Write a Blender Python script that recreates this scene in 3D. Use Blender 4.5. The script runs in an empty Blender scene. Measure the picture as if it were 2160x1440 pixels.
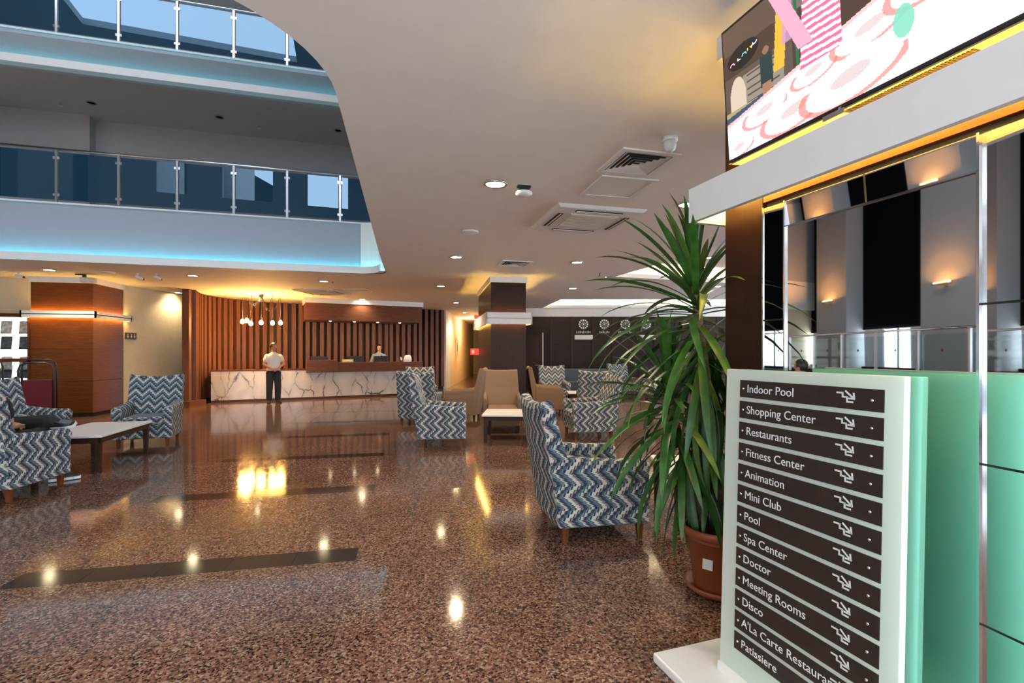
import bpy, bmesh, math, random
import numpy as np
from mathutils import Vector, Matrix
from mathutils.geometry import tessellate_polygon
random.seed(7)
PI = math.pi
S = bpy.context.scene
COL = S.collection
# ------------------------------------------------------------------ camera, light, exposure
FPX = 1030.0; EYE = 1.5; HZ = 743.0
TH = math.atan2(212, FPX)
CT, ST = math.cos(TH), math.sin(TH)
cam_d = bpy.data.cameras.new('camera')
cam_d.sensor_width = 36.0; cam_d.lens = FPX / 2160 * 36.0
cam_d.shift_y = (HZ - 720) / 2160.0
cam_d.clip_end = 200
cam = bpy.data.objects.new('camera', cam_d); COL.objects.link(cam)
cam.location = (0, 0, EYE); cam.rotation_euler = (PI / 2, 0, -TH)
S.camera = cam
S.view_settings.view_transform = 'Standard'; S.view_settings.look = 'None'
S.view_settings.gamma = 1.0; S.view_settings.use_curve_mapping = False
S.view_settings.exposure = 1.0
S.cycles.max_bounces = 8; S.cycles.diffuse_bounces = 4; S.cycles.glossy_bounces = 5
S.cycles.transparent_max_bounces = 12; S.cycles.transmission_bounces = 6
S.cycles.sample_clamp_indirect = 4.0
S.cycles.caustics_reflective = False; S.cycles.caustics_refractive = False
W_ = bpy.data.worlds.new('daylight'); S.world = W_; W_.use_nodes = True
W_.node_tree.nodes['Background'].inputs[0].default_value = (0.74, 0.87, 1.0, 1)
W_.node_tree.nodes['Background'].inputs[1].default_value = 4.0
def portal(loc, rot, sx, sy):
    d = bpy.data.lights.new('daylight_portal', 'AREA'); d.shape = 'RECTANGLE'; d.size = sx; d.size_y = sy
    d.cycles.is_portal = True
    o = bpy.data.objects.new('daylight_portal', d); COL.objects.link(o); o.location = loc; o.rotation_euler = rot
    return o
portal((-1.4, -2.95, 1.65), (-PI / 2, 0, 0), 13.0, 2.9)        # shop-front windows behind the photographer
portal((14.4, 8.0, 1.6), (PI / 2, 0, PI / 2), 22.0, 2.8)         # unseen glazing added beyond the pillar to brighten the ceiling
portal((-6.0, 6.4, 11.4), (0, 0, 0), 6.0, 3.4)             # skylight over the atrium
H = 3.25                                                   # lobby ceiling height

# ------------------------------------------------------------------ coordinates (l = right of the camera axis, d = depth)
def W(l, d): return (l * CT + d * ST, -l * ST + d * CT)
def F(px, py, z=0.0):
    d = FPX * (EYE - z) / (py - HZ); return W((px - 1080) / FPX * d, d)
def C(px, py, z=H):
    d = FPX * (z - EYE) / (HZ - py); return W((px - 1080) / FPX * d, d)
def rz_of(fl, fd):
    x, y = W(fl, fd); return math.atan2(-x, y)

# ------------------------------------------------------------------ materials
def newmat(name):
    m = bpy.data.materials.new(name); m.use_nodes = True
    nt = m.node_tree; b = nt.nodes['Principled BSDF']
    return m, nt, b
def ramp(nt, stops, interp='LINEAR'):
    r = nt.nodes.new('ShaderNodeValToRGB'); e = r.color_ramp; e.interpolation = interp
    while len(e.elements) < len(stops): e.elements.new(0.5)
    for i, (p, c) in enumerate(stops):
        e.elements[i].position = p; e.elements[i].color = (*c, 1)
    return r
def lin(r, g, b):
    f = lambda c: (c / 255 / 12.92) if c / 255 <= 0.04045 else ((c / 255 + 0.055) / 1.055) ** 2.4
    return (f(r), f(g), f(b))
def plain(name, col, rough=0.5, metal=0.0, spec=0.5, bump=0.0, nscale=40, var=0.06):
    m, nt, b = newmat(name)
    tc = nt.nodes.new('ShaderNodeTexCoord'); n = nt.nodes.new('ShaderNodeTexNoise'); n.inputs['Scale'].default_value = nscale
    n.inputs['Detail'].default_value = 3
    nt.links.new(tc.outputs['Object'], n.inputs['Vector'])
    c0 = tuple(max(0, c * (1 - var)) for c in col); c1 = tuple(min(1, c * (1 + var)) for c in col)
    r = ramp(nt, [(0.3, c0), (0.7, c1)]); nt.links.new(n.outputs['Fac'], r.inputs[0])
    nt.links.new(r.outputs[0], b.inputs['Base Color'])
    b.inputs['Roughness'].default_value = rough; b.inputs['Metallic'].default_value = metal
    b.inputs['Specular IOR Level'].default_value = spec
    if bump:
        bp = nt.nodes.new('ShaderNodeBump'); bp.inputs['Strength'].default_value = bump; bp.inputs['Distance'].default_value = 0.01
        nt.links.new(n.outputs['Fac'], bp.inputs['Height']); nt.links.new(bp.outputs[0], b.inputs['Normal'])
    return m
def wood(name, c0, c1, rough=0.35, scale=(1, 1, 14), coord='Object'):
    m, nt, b = newmat(name)
    tc = nt.nodes.new('ShaderNodeTexCoord'); mp = nt.nodes.new('ShaderNodeMapping')
    mp.inputs['Scale'].default_value = scale
    nt.links.new(tc.outputs[coord], mp.inputs['Vector'])
    n = nt.nodes.new('ShaderNodeTexNoise'); n.inputs['Scale'].default_value = 4; n.inputs['Detail'].default_value = 6
    n.inputs['Roughness'].default_value = 0.65
    nt.links.new(mp.outputs[0], n.inputs['Vector'])
    r = ramp(nt, [(0.3, c0), (0.72, c1)]); nt.links.new(n.outputs['Fac'], r.inputs[0])
    nt.links.new(r.outputs[0], b.inputs['Base Color']); b.inputs['Roughness'].default_value = rough; b.inputs['Specular IOR Level'].default_value = 0.22
    return m
def emit(name, col, strength):
    m, nt, b = newmat(name)
    b.inputs['Base Color'].default_value = (*col, 1)
    b.inputs['Emission Color'].default_value = (*col, 1); b.inputs['Emission Strength'].default_value = strength
    return m
def math_node(nt, op, a, bb=None, c=None):
    n = nt.nodes.new('ShaderNodeMath'); n.operation = op
    for i, v in enumerate((a, bb, c)):
        if v is None: continue
        if isinstance(v, (int, float)): n.inputs[i].default_value = v
        else: nt.links.new(v, n.inputs[i])
    return n.outputs[0]
def zigzag():
    m, nt, b = newmat('zigzag_fabric')
    uv = nt.nodes.new('ShaderNodeUVMap'); uv.uv_map = 'UVMap'
    sp = nt.nodes.new('ShaderNodeSeparateXYZ'); nt.links.new(uv.outputs[0], sp.inputs[0])
    p, q = sp.outputs[0], sp.outputs[1]
    def tri(x, per, amp):
        t = math_node(nt, 'FRACT', math_node(nt, 'DIVIDE', x, per))
        return math_node(nt, 'MULTIPLY', math_node(nt, 'ABSOLUTE', math_node(nt, 'SUBTRACT', t, 0.5)), 2 * amp)
    s = math_node(nt, 'ADD', p, tri(q, 0.19, 0.105))
    s = math_node(nt, 'ADD', s, math_node(nt, 'MULTIPLY', math_node(nt, 'FRACT', math_node(nt, 'DIVIDE', q, 0.027)), 0.020))
    t = math_node(nt, 'FRACT', math_node(nt, 'DIVIDE', s, 0.215))
    navy, slate, light, teal, ink, mauve = lin(54, 60, 78), lin(88, 98, 114), lin(208, 202, 190), lin(118, 148, 152), lin(28, 30, 38), lin(148, 138, 138)
    r = ramp(nt, [(0, light), (.17, ink), (.20, mauve), (.27, navy), (.40, slate), (.48, teal), (.54, ink), (.575, light),
                  (.66, mauve), (.70, navy), (.80, slate), (.88, teal), (.93, navy)], 'CONSTANT')
    nt.links.new(t, r.inputs[0])
    nz = nt.nodes.new('ShaderNodeTexNoise'); nz.inputs['Scale'].default_value = 900
    mx = nt.nodes.new('ShaderNodeMix'); mx.data_type = 'RGBA'; mx.blend_type = 'MULTIPLY'; mx.inputs['Factor'].default_value = 0.3
    nt.links.new(r.outputs[0], mx.inputs['A']); nt.links.new(nz.outputs['Fac'], mx.inputs['B'])
    nt.links.new(mx.outputs['Result'], b.inputs['Base Color'])
    b.inputs['Roughness'].default_value = 0.85; b.inputs['Specular IOR Level'].default_value = 0.2
    return m
def granite():
    m, nt, b = newmat('granite')
    g = nt.nodes.new('ShaderNodeNewGeometry')
    v = nt.nodes.new('ShaderNodeTexVoronoi'); v.inputs['Scale'].default_value = 95; v.feature = 'F1'
    nt.links.new(g.outputs['Position'], v.inputs['Vector'])
    sp = nt.nodes.new('ShaderNodeSeparateColor'); nt.links.new(v.outputs['Color'], sp.inputs[0])
    r = ramp(nt, [(0, lin(36, 30, 28)), (.16, lin(92, 68, 60)), (.34, lin(142, 106, 92)), (.62, lin(160, 122, 106)), (.84, lin(184, 154, 136)), (.95, lin(204, 182, 164))])
    nt.links.new(sp.outputs[0], r.inputs[0])
    n = nt.nodes.new('ShaderNodeTexNoise'); n.inputs['Scale'].default_value = 1.2; n.inputs['Detail'].default_value = 3
    nt.links.new(g.outputs['Position'], n.inputs['Vector'])
    oi = nt.nodes.new('ShaderNodeObjectInfo')
    val = math_node(nt, 'ADD', math_node(nt, 'MULTIPLY', n.outputs['Fac'], 0.35), math_node(nt, 'MULTIPLY', oi.outputs['Random'], 0.10))
    hs = nt.nodes.new('ShaderNodeHueSaturation'); hs.inputs['Saturation'].default_value = 1.15; nt.links.new(r.outputs[0], hs.inputs['Color'])
    nt.links.new(math_node(nt, 'ADD', val, 0.25), hs.inputs['Value'])
    nt.links.new(hs.outputs[0], b.inputs['Base Color'])
    b.inputs['Roughness'].default_value = 0.09; b.inputs['Specular IOR Level'].default_value = 0.5
    return m
def marble():
    m, nt, b = newmat('veined_marble')
    tc = nt.nodes.new('ShaderNodeTexCoord')
    n = nt.nodes.new('ShaderNodeTexNoise'); n.inputs['Scale'].default_value = 1.3; n.inputs['Detail'].default_value = 6
    nt.links.new(tc.outputs['Object'], n.inputs['Vector'])
    mp = nt.nodes.new('ShaderNodeMapping'); mp.inputs['Rotation'].default_value = (0, 0.7, 0.3); mp.inputs['Scale'].default_value = (1.6, 1.0, 0.8)
    nt.links.new(tc.outputs['Object'], mp.inputs['Vector'])
    add = nt.nodes.new('ShaderNodeMix'); add.data_type = 'RGBA'; add.inputs['Factor'].default_value = 0.45
    nt.links.new(mp.outputs[0], add.inputs['A']); nt.links.new(n.outputs['Color'], add.inputs['B'])
    v = nt.nodes.new('ShaderNodeTexVoronoi'); v.feature = 'DISTANCE_TO_EDGE'; v.inputs['Scale'].default_value = 2.6
    nt.links.new(add.outputs['Result'], v.inputs['Vector'])
    n2 = nt.nodes.new('ShaderNodeTexNoise'); n2.inputs['Scale'].default_value = 2.2; nt.links.new(tc.outputs['Object'], n2.inputs['Vector'])
    th = math_node(nt, 'ADD', v.outputs['Distance'], math_node(nt, 'MULTIPLY', math_node(nt, 'SUBTRACT', n2.outputs['Fac'], 0.40), 0.16))
    r = ramp(nt, [(0.0, lin(70, 68, 72)), (0.012, lin(120, 116, 118)), (0.04, lin(190, 185, 182)), (0.4, lin(210, 205, 200))])
    nt.links.new(th, r.inputs[0]); nt.links.new(r.outputs[0], b.inputs['Base Color']); b.inputs['Roughness'].default_value = 0.12
    return m
def glassy(name, tint, gloss=0.12, rough=0.0, gcol=(1, 1, 1), film=None, ior=1.5):
    m, nt, b = newmat(name); nt.nodes.remove(b); out = nt.nodes['Material Output']
    t = nt.nodes.new('ShaderNodeBsdfTransparent'); t.inputs[0].default_value = (*tint, 1)
    g = nt.nodes.new('ShaderNodeBsdfGlossy'); g.inputs['Roughness'].default_value = rough; g.inputs[0].default_value = (*gcol, 1)
    fr = nt.nodes.new('ShaderNodeFresnel'); fr.inputs[0].default_value = ior
    fac = math_node(nt, 'ADD', fr.outputs[0], gloss)
    mx = nt.nodes.new('ShaderNodeMixShader'); nt.links.new(fac, mx.inputs[0])
    nt.links.new(t.outputs[0], mx.inputs[1]); nt.links.new(g.outputs[0], mx.inputs[2]); nt.links.new(mx.outputs[0], out.inputs[0])
    if film:
        df = nt.nodes.new('ShaderNodeBsdfDiffuse'); df.inputs[0].default_value = (*film, 1)
        m2 = nt.nodes.new('ShaderNodeMixShader'); m2.inputs[0].default_value = 0.45
        nt.links.new(t.outputs[0], m2.inputs[1]); nt.links.new(df.outputs[0], m2.inputs[2]); nt.links.new(m2.outputs[0], mx.inputs[1])
    return m
M = {}
M['paint'] = plain('ceiling_paint', (0.80, 0.745, 0.675), 0.75, nscale=6, var=0.02)
M['white'] = plain('white_paint', (0.80, 0.78, 0.76), 0.55, nscale=8, var=0.02)
M['cream'] = plain('cream_plaster', (0.80, 0.64, 0.41), 0.7, nscale=10, var=0.03)
M['greywall'] = plain('grey_plaster', (0.42, 0.42, 0.43), 0.8, nscale=10, var=0.03)
M['granite'] = granite(); M['grout'] = plain('dark_grout', (0.10, 0.08, 0.07), 0.6)
M['blackstone'] = plain('black_granite', (0.018, 0.017, 0.016), 0.10, nscale=300, var=0.5)
M['darkwood'] = wood('dark_walnut', lin(32, 16, 7), lin(52, 28, 14), 0.36, (14, 14, 1.2))
M['wenge'] = wood('wenge_boards', lin(27, 19, 14), lin(42, 30, 23), 0.45, (1.2, 1.2, 20))
M['teak'] = wood('golden_teak', lin(78, 38, 10), lin(112, 60, 20), 0.4, (1.0, 1.0, 16))
M['slat'] = wood('walnut_slat', lin(92, 60, 45), lin(124, 84, 66), 0.45, (10, 10, 0.8))
M['slatback'] = plain('slat_backing', lin(52, 34, 26), 0.6)
M['counterwood'] = wood('counter_walnut', lin(84, 50, 36), lin(118, 76, 56), 0.35, (1.2, 1.2, 18))
M['marble'] = marble()
M['zigzag'] = zigzag()
M['tan'] = plain('tan_fabric', lin(134, 108, 88), 0.8, nscale=300, var=0.12, spec=0.2)
M['greyfabric'] = plain('slate_fabric', lin(88, 98, 110), 0.85, nscale=300, var=0.12)
M['legwood'] = wood('chair_leg_wood', lin(86, 46, 22), lin(122, 70, 36), 0.35, (8, 8, 2))
M['tablewood'] = wood('table_wood', lin(44, 27, 18), lin(68, 43, 30), 0.5, (8, 8, 2))
M['tabletop'] = plain('white_laminate', (0.78, 0.75, 0.72), 0.3, var=0.02)
M['chrome'] = plain('chrome', (0.82, 0.82, 0.84), 0.12, 1.0, var=0.02)
M['steel'] = plain('brushed_steel', (0.62, 0.63, 0.65), 0.28, 1.0, var=0.05)
M['black'] = plain('black_plastic', (0.012, 0.012, 0.013), 0.35)
M['mirror'] = plain('mirror_silver', (0.78, 0.79, 0.80), 0.015, 1.0, var=0.0)
M['blueglass'] = glassy('blue_tinted_glass', (0.12, 0.34, 0.48), 0.05, 0.0, (0.6, 0.8, 1.0), (0.03, 0.10, 0.16))
M['clearglass'] = glassy('clear_glass', (0.86, 0.91, 0.91), 0.0, ior=1.12)
M['ledcyan'] = emit('cyan_led', (0.05, 0.75, 1.0), 9)
M['ledwarm'] = emit('warm_led', (1.0, 0.62, 0.13), 38)
M['ledwhite'] = emit('soft_white_led', (1.0, 0.86, 0.55), 40)
M['lamp'] = emit('downlight_glow', (1.0, 0.82, 0.50), 30)
M['bulb'] = emit('bulb_glow', (1.0, 0.50, 0.12), 9)
M['offlamp'] = plain('unlit_lamp', (0.25, 0.25, 0.26), 0.3)
M['plastic'] = plain('white_plastic', (0.75, 0.74, 0.72), 0.4, var=0.02)
M['grille'] = plain('beige_grille', (0.60, 0.54, 0.46), 0.5)
M['darkgap'] = plain('dark_recess', (0.03, 0.028, 0.026), 0.8)
M['leaf'] = plain('yucca_leaf', (0.030, 0.105, 0.016), 0.38, nscale=9, var=0.45)
M['leafpale'] = plain('yucca_leaf_pale', (0.085, 0.18, 0.035), 0.4, nscale=9, var=0.35)
M['bark'] = plain('yucca_bark', (0.16, 0.11, 0.07), 0.9, bump=0.6, nscale=60, var=0.4)
M['terracotta'] = plain('terracotta_plastic', lin(148, 78, 48), 0.5, nscale=12, var=0.06)
M['soil'] = plain('soil', (0.03, 0.02, 0.015), 0.95, bump=1.0, nscale=120, var=0.5)
M['signwhite'] = plain('frosted_acrylic', lin(200, 222, 208), 0.22, var=0.02, nscale=3)
M['signgreen'] = plain('green_acrylic', lin(78, 168, 138), 0.2, var=0.10, nscale=3)
def translucent(name, col, rough=0.25, share=0.5):
    m, nt, b = newmat(name); out = nt.nodes['Material Output']
    b.inputs['Base Color'].default_value = (*col, 1); b.inputs['Roughness'].default_value = rough
    t = nt.nodes.new('ShaderNodeBsdfTranslucent'); t.inputs[0].default_value = (*col, 1)
    mx = nt.nodes.new('ShaderNodeMixShader'); mx.inputs[0].default_value = share
    nt.links.new(b.outputs[0], mx.inputs[1]); nt.links.new(t.outputs[0], mx.inputs[2]); nt.links.new(mx.outputs[0], out.inputs[0])
    return m
M['signwhite'] = translucent('frosted_acrylic', lin(242, 250, 244), share=0.45)
M['signgreen'] = translucent('green_acrylic', (0.60, 0.98, 0.86), share=0.93)
M['signplate'] = plain('bronze_plate', lin(52, 43, 39), 0.5, 0.0, nscale=20, var=0.14, spec=0.25)
M['letter'] = plain('cut_letter', (0.80, 0.82, 0.80), 0.4, var=0.01)
M['red'] = plain('red_fabric', lin(110, 16, 26), 0.7)
M['redsign'] = emit('red_exit_sign', (0.9, 0.05, 0.05), 0.25)
M['skin'] = plain('skin', lin(196, 140, 108), 0.5, nscale=30, var=0.05)
M['shirtw'] = plain('white_shirt', (0.78, 0.76, 0.72), 0.8, var=0.03)
M['shirtg'] = plain('grey_blue_shirt', lin(128, 138, 152), 0.8, var=0.04)
M['trouser'] = plain('dark_trousers', lin(38, 37, 36), 0.8, var=0.1)
M['olive'] = plain('dark_olive_trousers', lin(34, 36, 30), 0.85, var=0.1)
M['hair'] = plain('dark_hair', (0.015, 0.011, 0.009), 0.5, var=0.3)
M['lip'] = plain('lip', lin(160, 92, 80), 0.5)
M['shoe'] = plain('dark_shoe', (0.02, 0.02, 0.02), 0.4)
M['sole'] = plain('white_sole', (0.75, 0.75, 0.74), 0.5)
M['darkpanel'] = plain('black_panel', (0.004, 0.004, 0.005), 0.9, spec=0.05)
M['pillar'] = plain('pillar_paint', (0.40, 0.39, 0.38), 0.8, var=0.02)
M['fasciapaint'] = plain('grey_blue_paint', (0.37, 0.395, 0.44), 0.7, nscale=6, var=0.02)
M['brass'] = plain('bronze_cable', (0.05, 0.04, 0.03), 0.4)
M['glow_shelf'] = emit('lit_shelf_back', (1.0, 0.95, 0.86), 1.0)
M['curtain'] = plain('white_curtain', (0.8, 0.8, 0.8), 0.9)

# ------------------------------------------------------------------ mesh helpers
class MB:
    def __init__(s): s.v = []; s.f = []; s.mi = []
    def add(s, vs, fs, mi=0):
        o = len(s.v); s.v += [tuple(v) for v in vs]; s.f += [tuple(o + i for i in f) for f in fs]; s.mi += [mi] * len(fs); return s
    def box(s, c, d, rz=0.0, mi=0, taper=1.0, rot=None):
        x, y, z = d[0] / 2, d[1] / 2, d[2] / 2
        vs = [(-x * taper, -y * taper, -z), (x * taper, -y * taper, -z), (x * taper, y * taper, -z), (-x * taper, y * taper, -z), (-x, -y, z), (x, -y, z), (x, y, z), (-x, y, z)]
        R = rot if rot is not None else Matrix.Rotation(rz, 3, 'Z')
        vs = [tuple(R @ Vector(v) + Vector(c)) for v in vs]
        return s.add(vs, [(0, 3, 2, 1), (4, 5, 6, 7), (0, 1, 5, 4), (1, 2, 6, 5), (2, 3, 7, 6), (3, 0, 4, 7)], mi)
    def b2(s, a, b, mi=0):
        return s.box([(a[i] + b[i]) / 2 for i in range(3)], [abs(b[i] - a[i]) for i in range(3)], mi=mi)
    def rings(s, rs, cap=True, mi=0):
        n = len(rs[0]); o = len(s.v)
        for r in rs: s.v += [tuple(p) for p in r]
        for i in range(len(rs) - 1):
            for j in range(n):
                k = (j + 1) % n
                s.f.append((o + i * n + j, o + i * n + k, o + (i + 1) * n + k, o + (i + 1) * n + j)); s.mi.append(mi)
        if cap:
            s.f.append(tuple(o + j for j in reversed(range(n)))); s.f.append(tuple(o + (len(rs) - 1) * n + j for j in range(n))); s.mi += [mi, mi]
        return s
    def lathe(s, prof, c=(0, 0, 0), n=24, mi=0, cap=True):
        return s.rings([[(c[0] + r * math.cos(2 * PI * j / n), c[1] + r * math.sin(2 * PI * j / n), c[2] + z) for j in range(n)] for r, z in prof], cap, mi)
    def tube(s, pts, r, n=8, mi=0, cap=True):
        pts = [Vector(p) for p in pts]; rs = []
        rad = r if isinstance(r, (list, tuple)) else [r] * len(pts)
        up = Vector((0, 0, 1)); prev = None
        for i, p in enumerate(pts):
            t = (pts[min(i + 1, len(pts) - 1)] - pts[max(i - 1, 0)]).normalized()
            a = (prev - t * prev.dot(t)) if prev is not None else (up.cross(t) if abs(t.z) < 0.95 else Vector((1, 0, 0)).cross(t))
            a.normalize(); prev = a; b = t.cross(a)
            rs.append([p + a * rad[i] * math.cos(2 * PI * j / n) + b * rad[i] * math.sin(2 * PI * j / n) for j in range(n)])
        return s.rings(rs, cap, mi)
    def prism(s, poly, z0, z1, mi=0):
        return s.rings([[(x, y, z0) for x, y in poly], [(x, y, z1) for x, y in poly]], True, mi)
    def ell(s, c, r, n=14, m=9, mi=0, rot=None):
        rs = []
        for i in range(1, m):
            a = -PI / 2 + PI * i / m
            ring = [Vector((r[0] * math.cos(a) * math.cos(2 * PI * j / n), r[1] * math.cos(a) * math.sin(2 * PI * j / n), r[2] * math.sin(a))) for j in range(n)]
            rs.append([(rot @ p if rot is not None else p) + Vector(c) for p in ring])
        return s.rings(rs, True, mi)
    def cap(s, p0, p1, r0, r1, n=10):
        p0, p1 = Vector(p0), Vector(p1); d = (p1 - p0); L = d.length; d.normalize()
        pts = []; rr = []
        for a in (-80, -45, 0): pts.append(p0 + d * r0 * math.sin(math.radians(a))); rr.append(r0 * math.cos(math.radians(a)))
        for a in (0, 45, 80): pts.append(p1 + d * r1 * math.sin(math.radians(a))); rr.append(r1 * math.cos(math.radians(a)))
        return s.tube(pts, rr, n)
    def mesh(s, name, mats, smooth=False, uv=False):
        me = bpy.data.meshes.new(name); me.from_pydata(s.v, [], s.f); me.update()
        for m in (mats if isinstance(mats, (list, tuple)) else [mats]): me.materials.append(M[m] if isinstance(m, str) else m)
        me.polygons.foreach_set('material_index', s.mi)
        bm = bmesh.new(); bm.from_mesh(me); bmesh.ops.recalc_face_normals(bm, faces=bm.faces); bm.to_mesh(me); bm.free()
        if smooth: me.shade_smooth()
        if uv:
            lay = me.uv_layers.new(name='UVMap')
            for p in me.polygons:
                n = p.normal
                for li in p.loop_indices:
                    x, y, z = me.vertices[me.loops[li].vertex_index].co
                    if abs(n.x) >= max(abs(n.y), abs(n.z)): q = (y, z)
                    elif n.y < 0 and abs(n.y) > abs(n.z): q = (x, z)
                    elif abs(n.y) > abs(n.z): q = (z, x)
                    else: q = (y, x)
                    lay.data[li].uv = q
        return me
    def build(s, name, mats, parent=None, smooth=False, bevel=0.0, seg=2, uv=False, loc=None, rz=0.0, **props):
        o = bpy.data.objects.new(name, s.mesh(name, mats, smooth, uv)); COL.objects.link(o)
        if parent is not None: o.parent = parent
        if loc is not None: o.location = loc
        if rz: o.rotation_euler[2] = rz
        if bevel:
            b = o.modifiers.new('soft_edges', 'BEVEL'); b.width = bevel; b.segments = seg; b.limit_method = 'ANGLE'; b.angle_limit = math.radians(38)
        for k, v in props.items(): o[k] = v
        return o
def thing(name, loc=(0, 0, 0), rz=0.0, **props):
    o = bpy.data.objects.new(name, None); COL.objects.link(o); o.empty_display_size = 0.1
    o.location = loc; o.rotation_euler[2] = rz
    for k, v in props.items(): o[k] = v
    return o
def copy_tree(o, parent=None):
    c = o.copy(); COL.objects.link(c)
    if parent is not None: c.parent = parent
    for ch in list(o.children): copy_tree(ch, c)
    return c
def text_mesh(name, body, size, mat, parent, loc, rot, align='LEFT', ext=0.001):
    cu = bpy.data.curves.new(name, 'FONT'); cu.body = body; cu.size = size; cu.align_x = align; cu.extrude = ext; cu.resolution_u = 3
    t = bpy.data.objects.new(name, cu); COL.objects.link(t)
    bpy.context.view_layer.update()
    me = bpy.data.meshes.new_from_object(t.evaluated_get(bpy.context.evaluated_depsgraph_get()))
    bpy.data.objects.remove(t); bpy.data.curves.remove(cu)
    me.materials.clear(); me.materials.append(M[mat])
    o = bpy.data.objects.new(name, me); COL.objects.link(o); o.parent = parent; o.location = loc; o.rotation_euler = rot
    return o
def lamp(kind, name, parent, loc, energy, col, rot=(0, 0, 0), size=0.1, spot=None, size_y=None):
    d = bpy.data.lights.new(name, kind); d.energy = energy; d.color = col
    if kind == 'SPOT': d.spot_size = math.radians(spot); d.spot_blend = 0.6; d.shadow_soft_size = size
    elif kind == 'POINT': d.shadow_soft_size = size
    elif kind == 'AREA':
        d.size = size
        if size_y: d.shape = 'RECTANGLE'; d.size_y = size_y
    o = bpy.data.objects.new(name, d); COL.objects.link(o); o.parent = parent; o.location = loc; o.rotation_euler = rot
    return o
def flat_poly(name, loops, z, mat, up=True, **props):
    tris = tessellate_polygon([[Vector((x, y, 0)) for x, y in L] for L in loops])
    vs = [(x, y, z) for L in loops for x, y in L]
    mb = MB(); mb.v = vs; mb.f = [tuple(t) for t in tris]; mb.mi = [0] * len(tris)
    me = bpy.data.meshes.new(name); me.from_pydata(vs, [], mb.f); me.materials.append(M[mat])
    bm = bmesh.new(); bm.from_mesh(me)
    for f in bm.faces:
        f.normal_update()
        if (f.normal.z > 0) != up: f.normal_flip()
    bm.to_mesh(me); bm.free()
    o = bpy.data.objects.new(name, me); COL.objects.link(o)
    for k, v in props.items(): o[k] = v
    return o
def wall_seg(name, a, b, z0, z1, th, mat, parent=None, **props):
    a, b = Vector(a), Vector(b); d = b - a
    return MB().box((0, 0, 0), (d.length, th, z1 - z0)).build(name, mat, parent, loc=((a.x + b.x) / 2, (a.y + b.y) / 2, (z0 + z1) / 2), rz=math.atan2(d.y, d.x), **props)
STRUCT = dict(kind='structure')

# ------------------------------------------------------------------ floor: granite tiles with black inlaid strips
floor = MB().prism([(-8.7, -3.2), (14.7, -3.2), (14.7, 36), (-27.2, 36)], -0.12, -0.004).build('floor', 'grout', label='polished speckled granite lobby floor', category='floor', **STRUCT)
TX, TY, X0, Y0 = 0.436, 0.455, 0.04, 3.68
G = 0.0022
def tile_mesh(name, sx, sy, mat):
    x, y = sx / 2 - G / 2, sy / 2 - G / 2
    return MB().b2((-x, -y, -0.02), (x, y, 0)).mesh(name, mat)
tm_full = tile_mesh('tile', TX, TY, 'granite'); tm_blk = tile_mesh('tile', TX, 0.235, 'blackstone'); tm_rem = tile_mesh('tile', TX, TY - 0.235, 'granite')
cells = []
for i in range(-55, 33):
    for j in range(-14, 71):
        cx, cy = X0 + TX * (i + .5), Y0 + TY * (j + .5)
        if cx < -8.4 - 0.472 * (cy + 3.2): continue
        if j % 4 == 0 and 0 <= j <= 24 and -6 <= i <= -2:
            cells.append((cx, Y0 + TY * j + 0.1175, TX, 0.235, tm_blk)); cells.append((cx, Y0 + TY * j + 0.235 + (TY - 0.235) / 2, TX, TY - 0.235, tm_rem))
        else: cells.append((cx, cy, TX, TY, tm_full))
def inview(x, y):
    d = x * ST + y * CT; l = x * CT - y * ST
    if d < 0.8: return None
    px = 1080 + FPX * l / d; py = HZ + FPX * EYE / d
    return d if -60 < px < 2220 and py < 1560 else None
vis = sorted([(inview(c[0], c[1]), k) for k, c in enumerate(cells) if inview(c[0], c[1]) is not None])
near = [k for _, k in vis[:250]] + [k for k, c in enumerate(cells) if c[4] is tm_blk]
near = list(dict.fromkeys(near))[:299]; nearset = set(near)
for k in near:
    c = cells[k]; o = bpy.data.objects.new('tile', c[4]); COL.objects.link(o); o.parent = floor; o.location = (c[0], c[1], 0)
mb = MB()
for k, c in enumerate(cells):
    if k in nearset: continue
    x, y = c[2] / 2 - G / 2, c[3] / 2 - G / 2
    mb.add([(c[0] - x, c[1] - y, 0), (c[0] + x, c[1] - y, 0), (c[0] + x, c[1] + y, 0), (c[0] - x, c[1] + y, 0)], [(0, 1, 2, 3)], 1 if c[4] is tm_blk else 0)
ft = mb.build('floor_tiles', ['granite', 'blackstone'], floor); ft['kind'] = 'stuff'

# ------------------------------------------------------------------ ceiling with the atrium opening and two raised trays
def arc(cx, cy, r, a0, a1, n=10):
    return [(cx + r * math.cos(math.radians(a0 + (a1 - a0) * i / n)), cy + r * math.sin(math.radians(a0 + (a1 - a0) * i / n))) for i in range(n + 1)]
FS = 0.065                                        # slope of the far balcony edge
def farY(x): return 11.47 + FS * (x + 0.85)
void = [(-11.12, 2.4)] + arc(-1.55, 3.45, 1.05, -90, 0, 14) + [(-0.56, 9.0)] + arc(-1.16, farY(-1.16) - 0.62, 0.60, 0, 86, 8) + [(-9.75, farY(-9.75)), (-9.75, 13.45), (-16.3, 13.45)]
tv_dir = Vector(W(-0.335, 1.0)).normalized()       # runs away from the camera along the television pillar
tv_nrm = Vector((-tv_dir.y, tv_dir.x))             # points to the lobby side
def wl(l, d): return Vector(W(l, d))
trA = [tuple(wl(1.47, 15.95)), tuple(wl(10.0, 15.95)), tuple(wl(10.0, 19.3)), tuple(wl(1.0, 19.3))]
c2 = wl(2.16, 11.4); r2 = Vector((tv_dir.y, -tv_dir.x))
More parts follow.
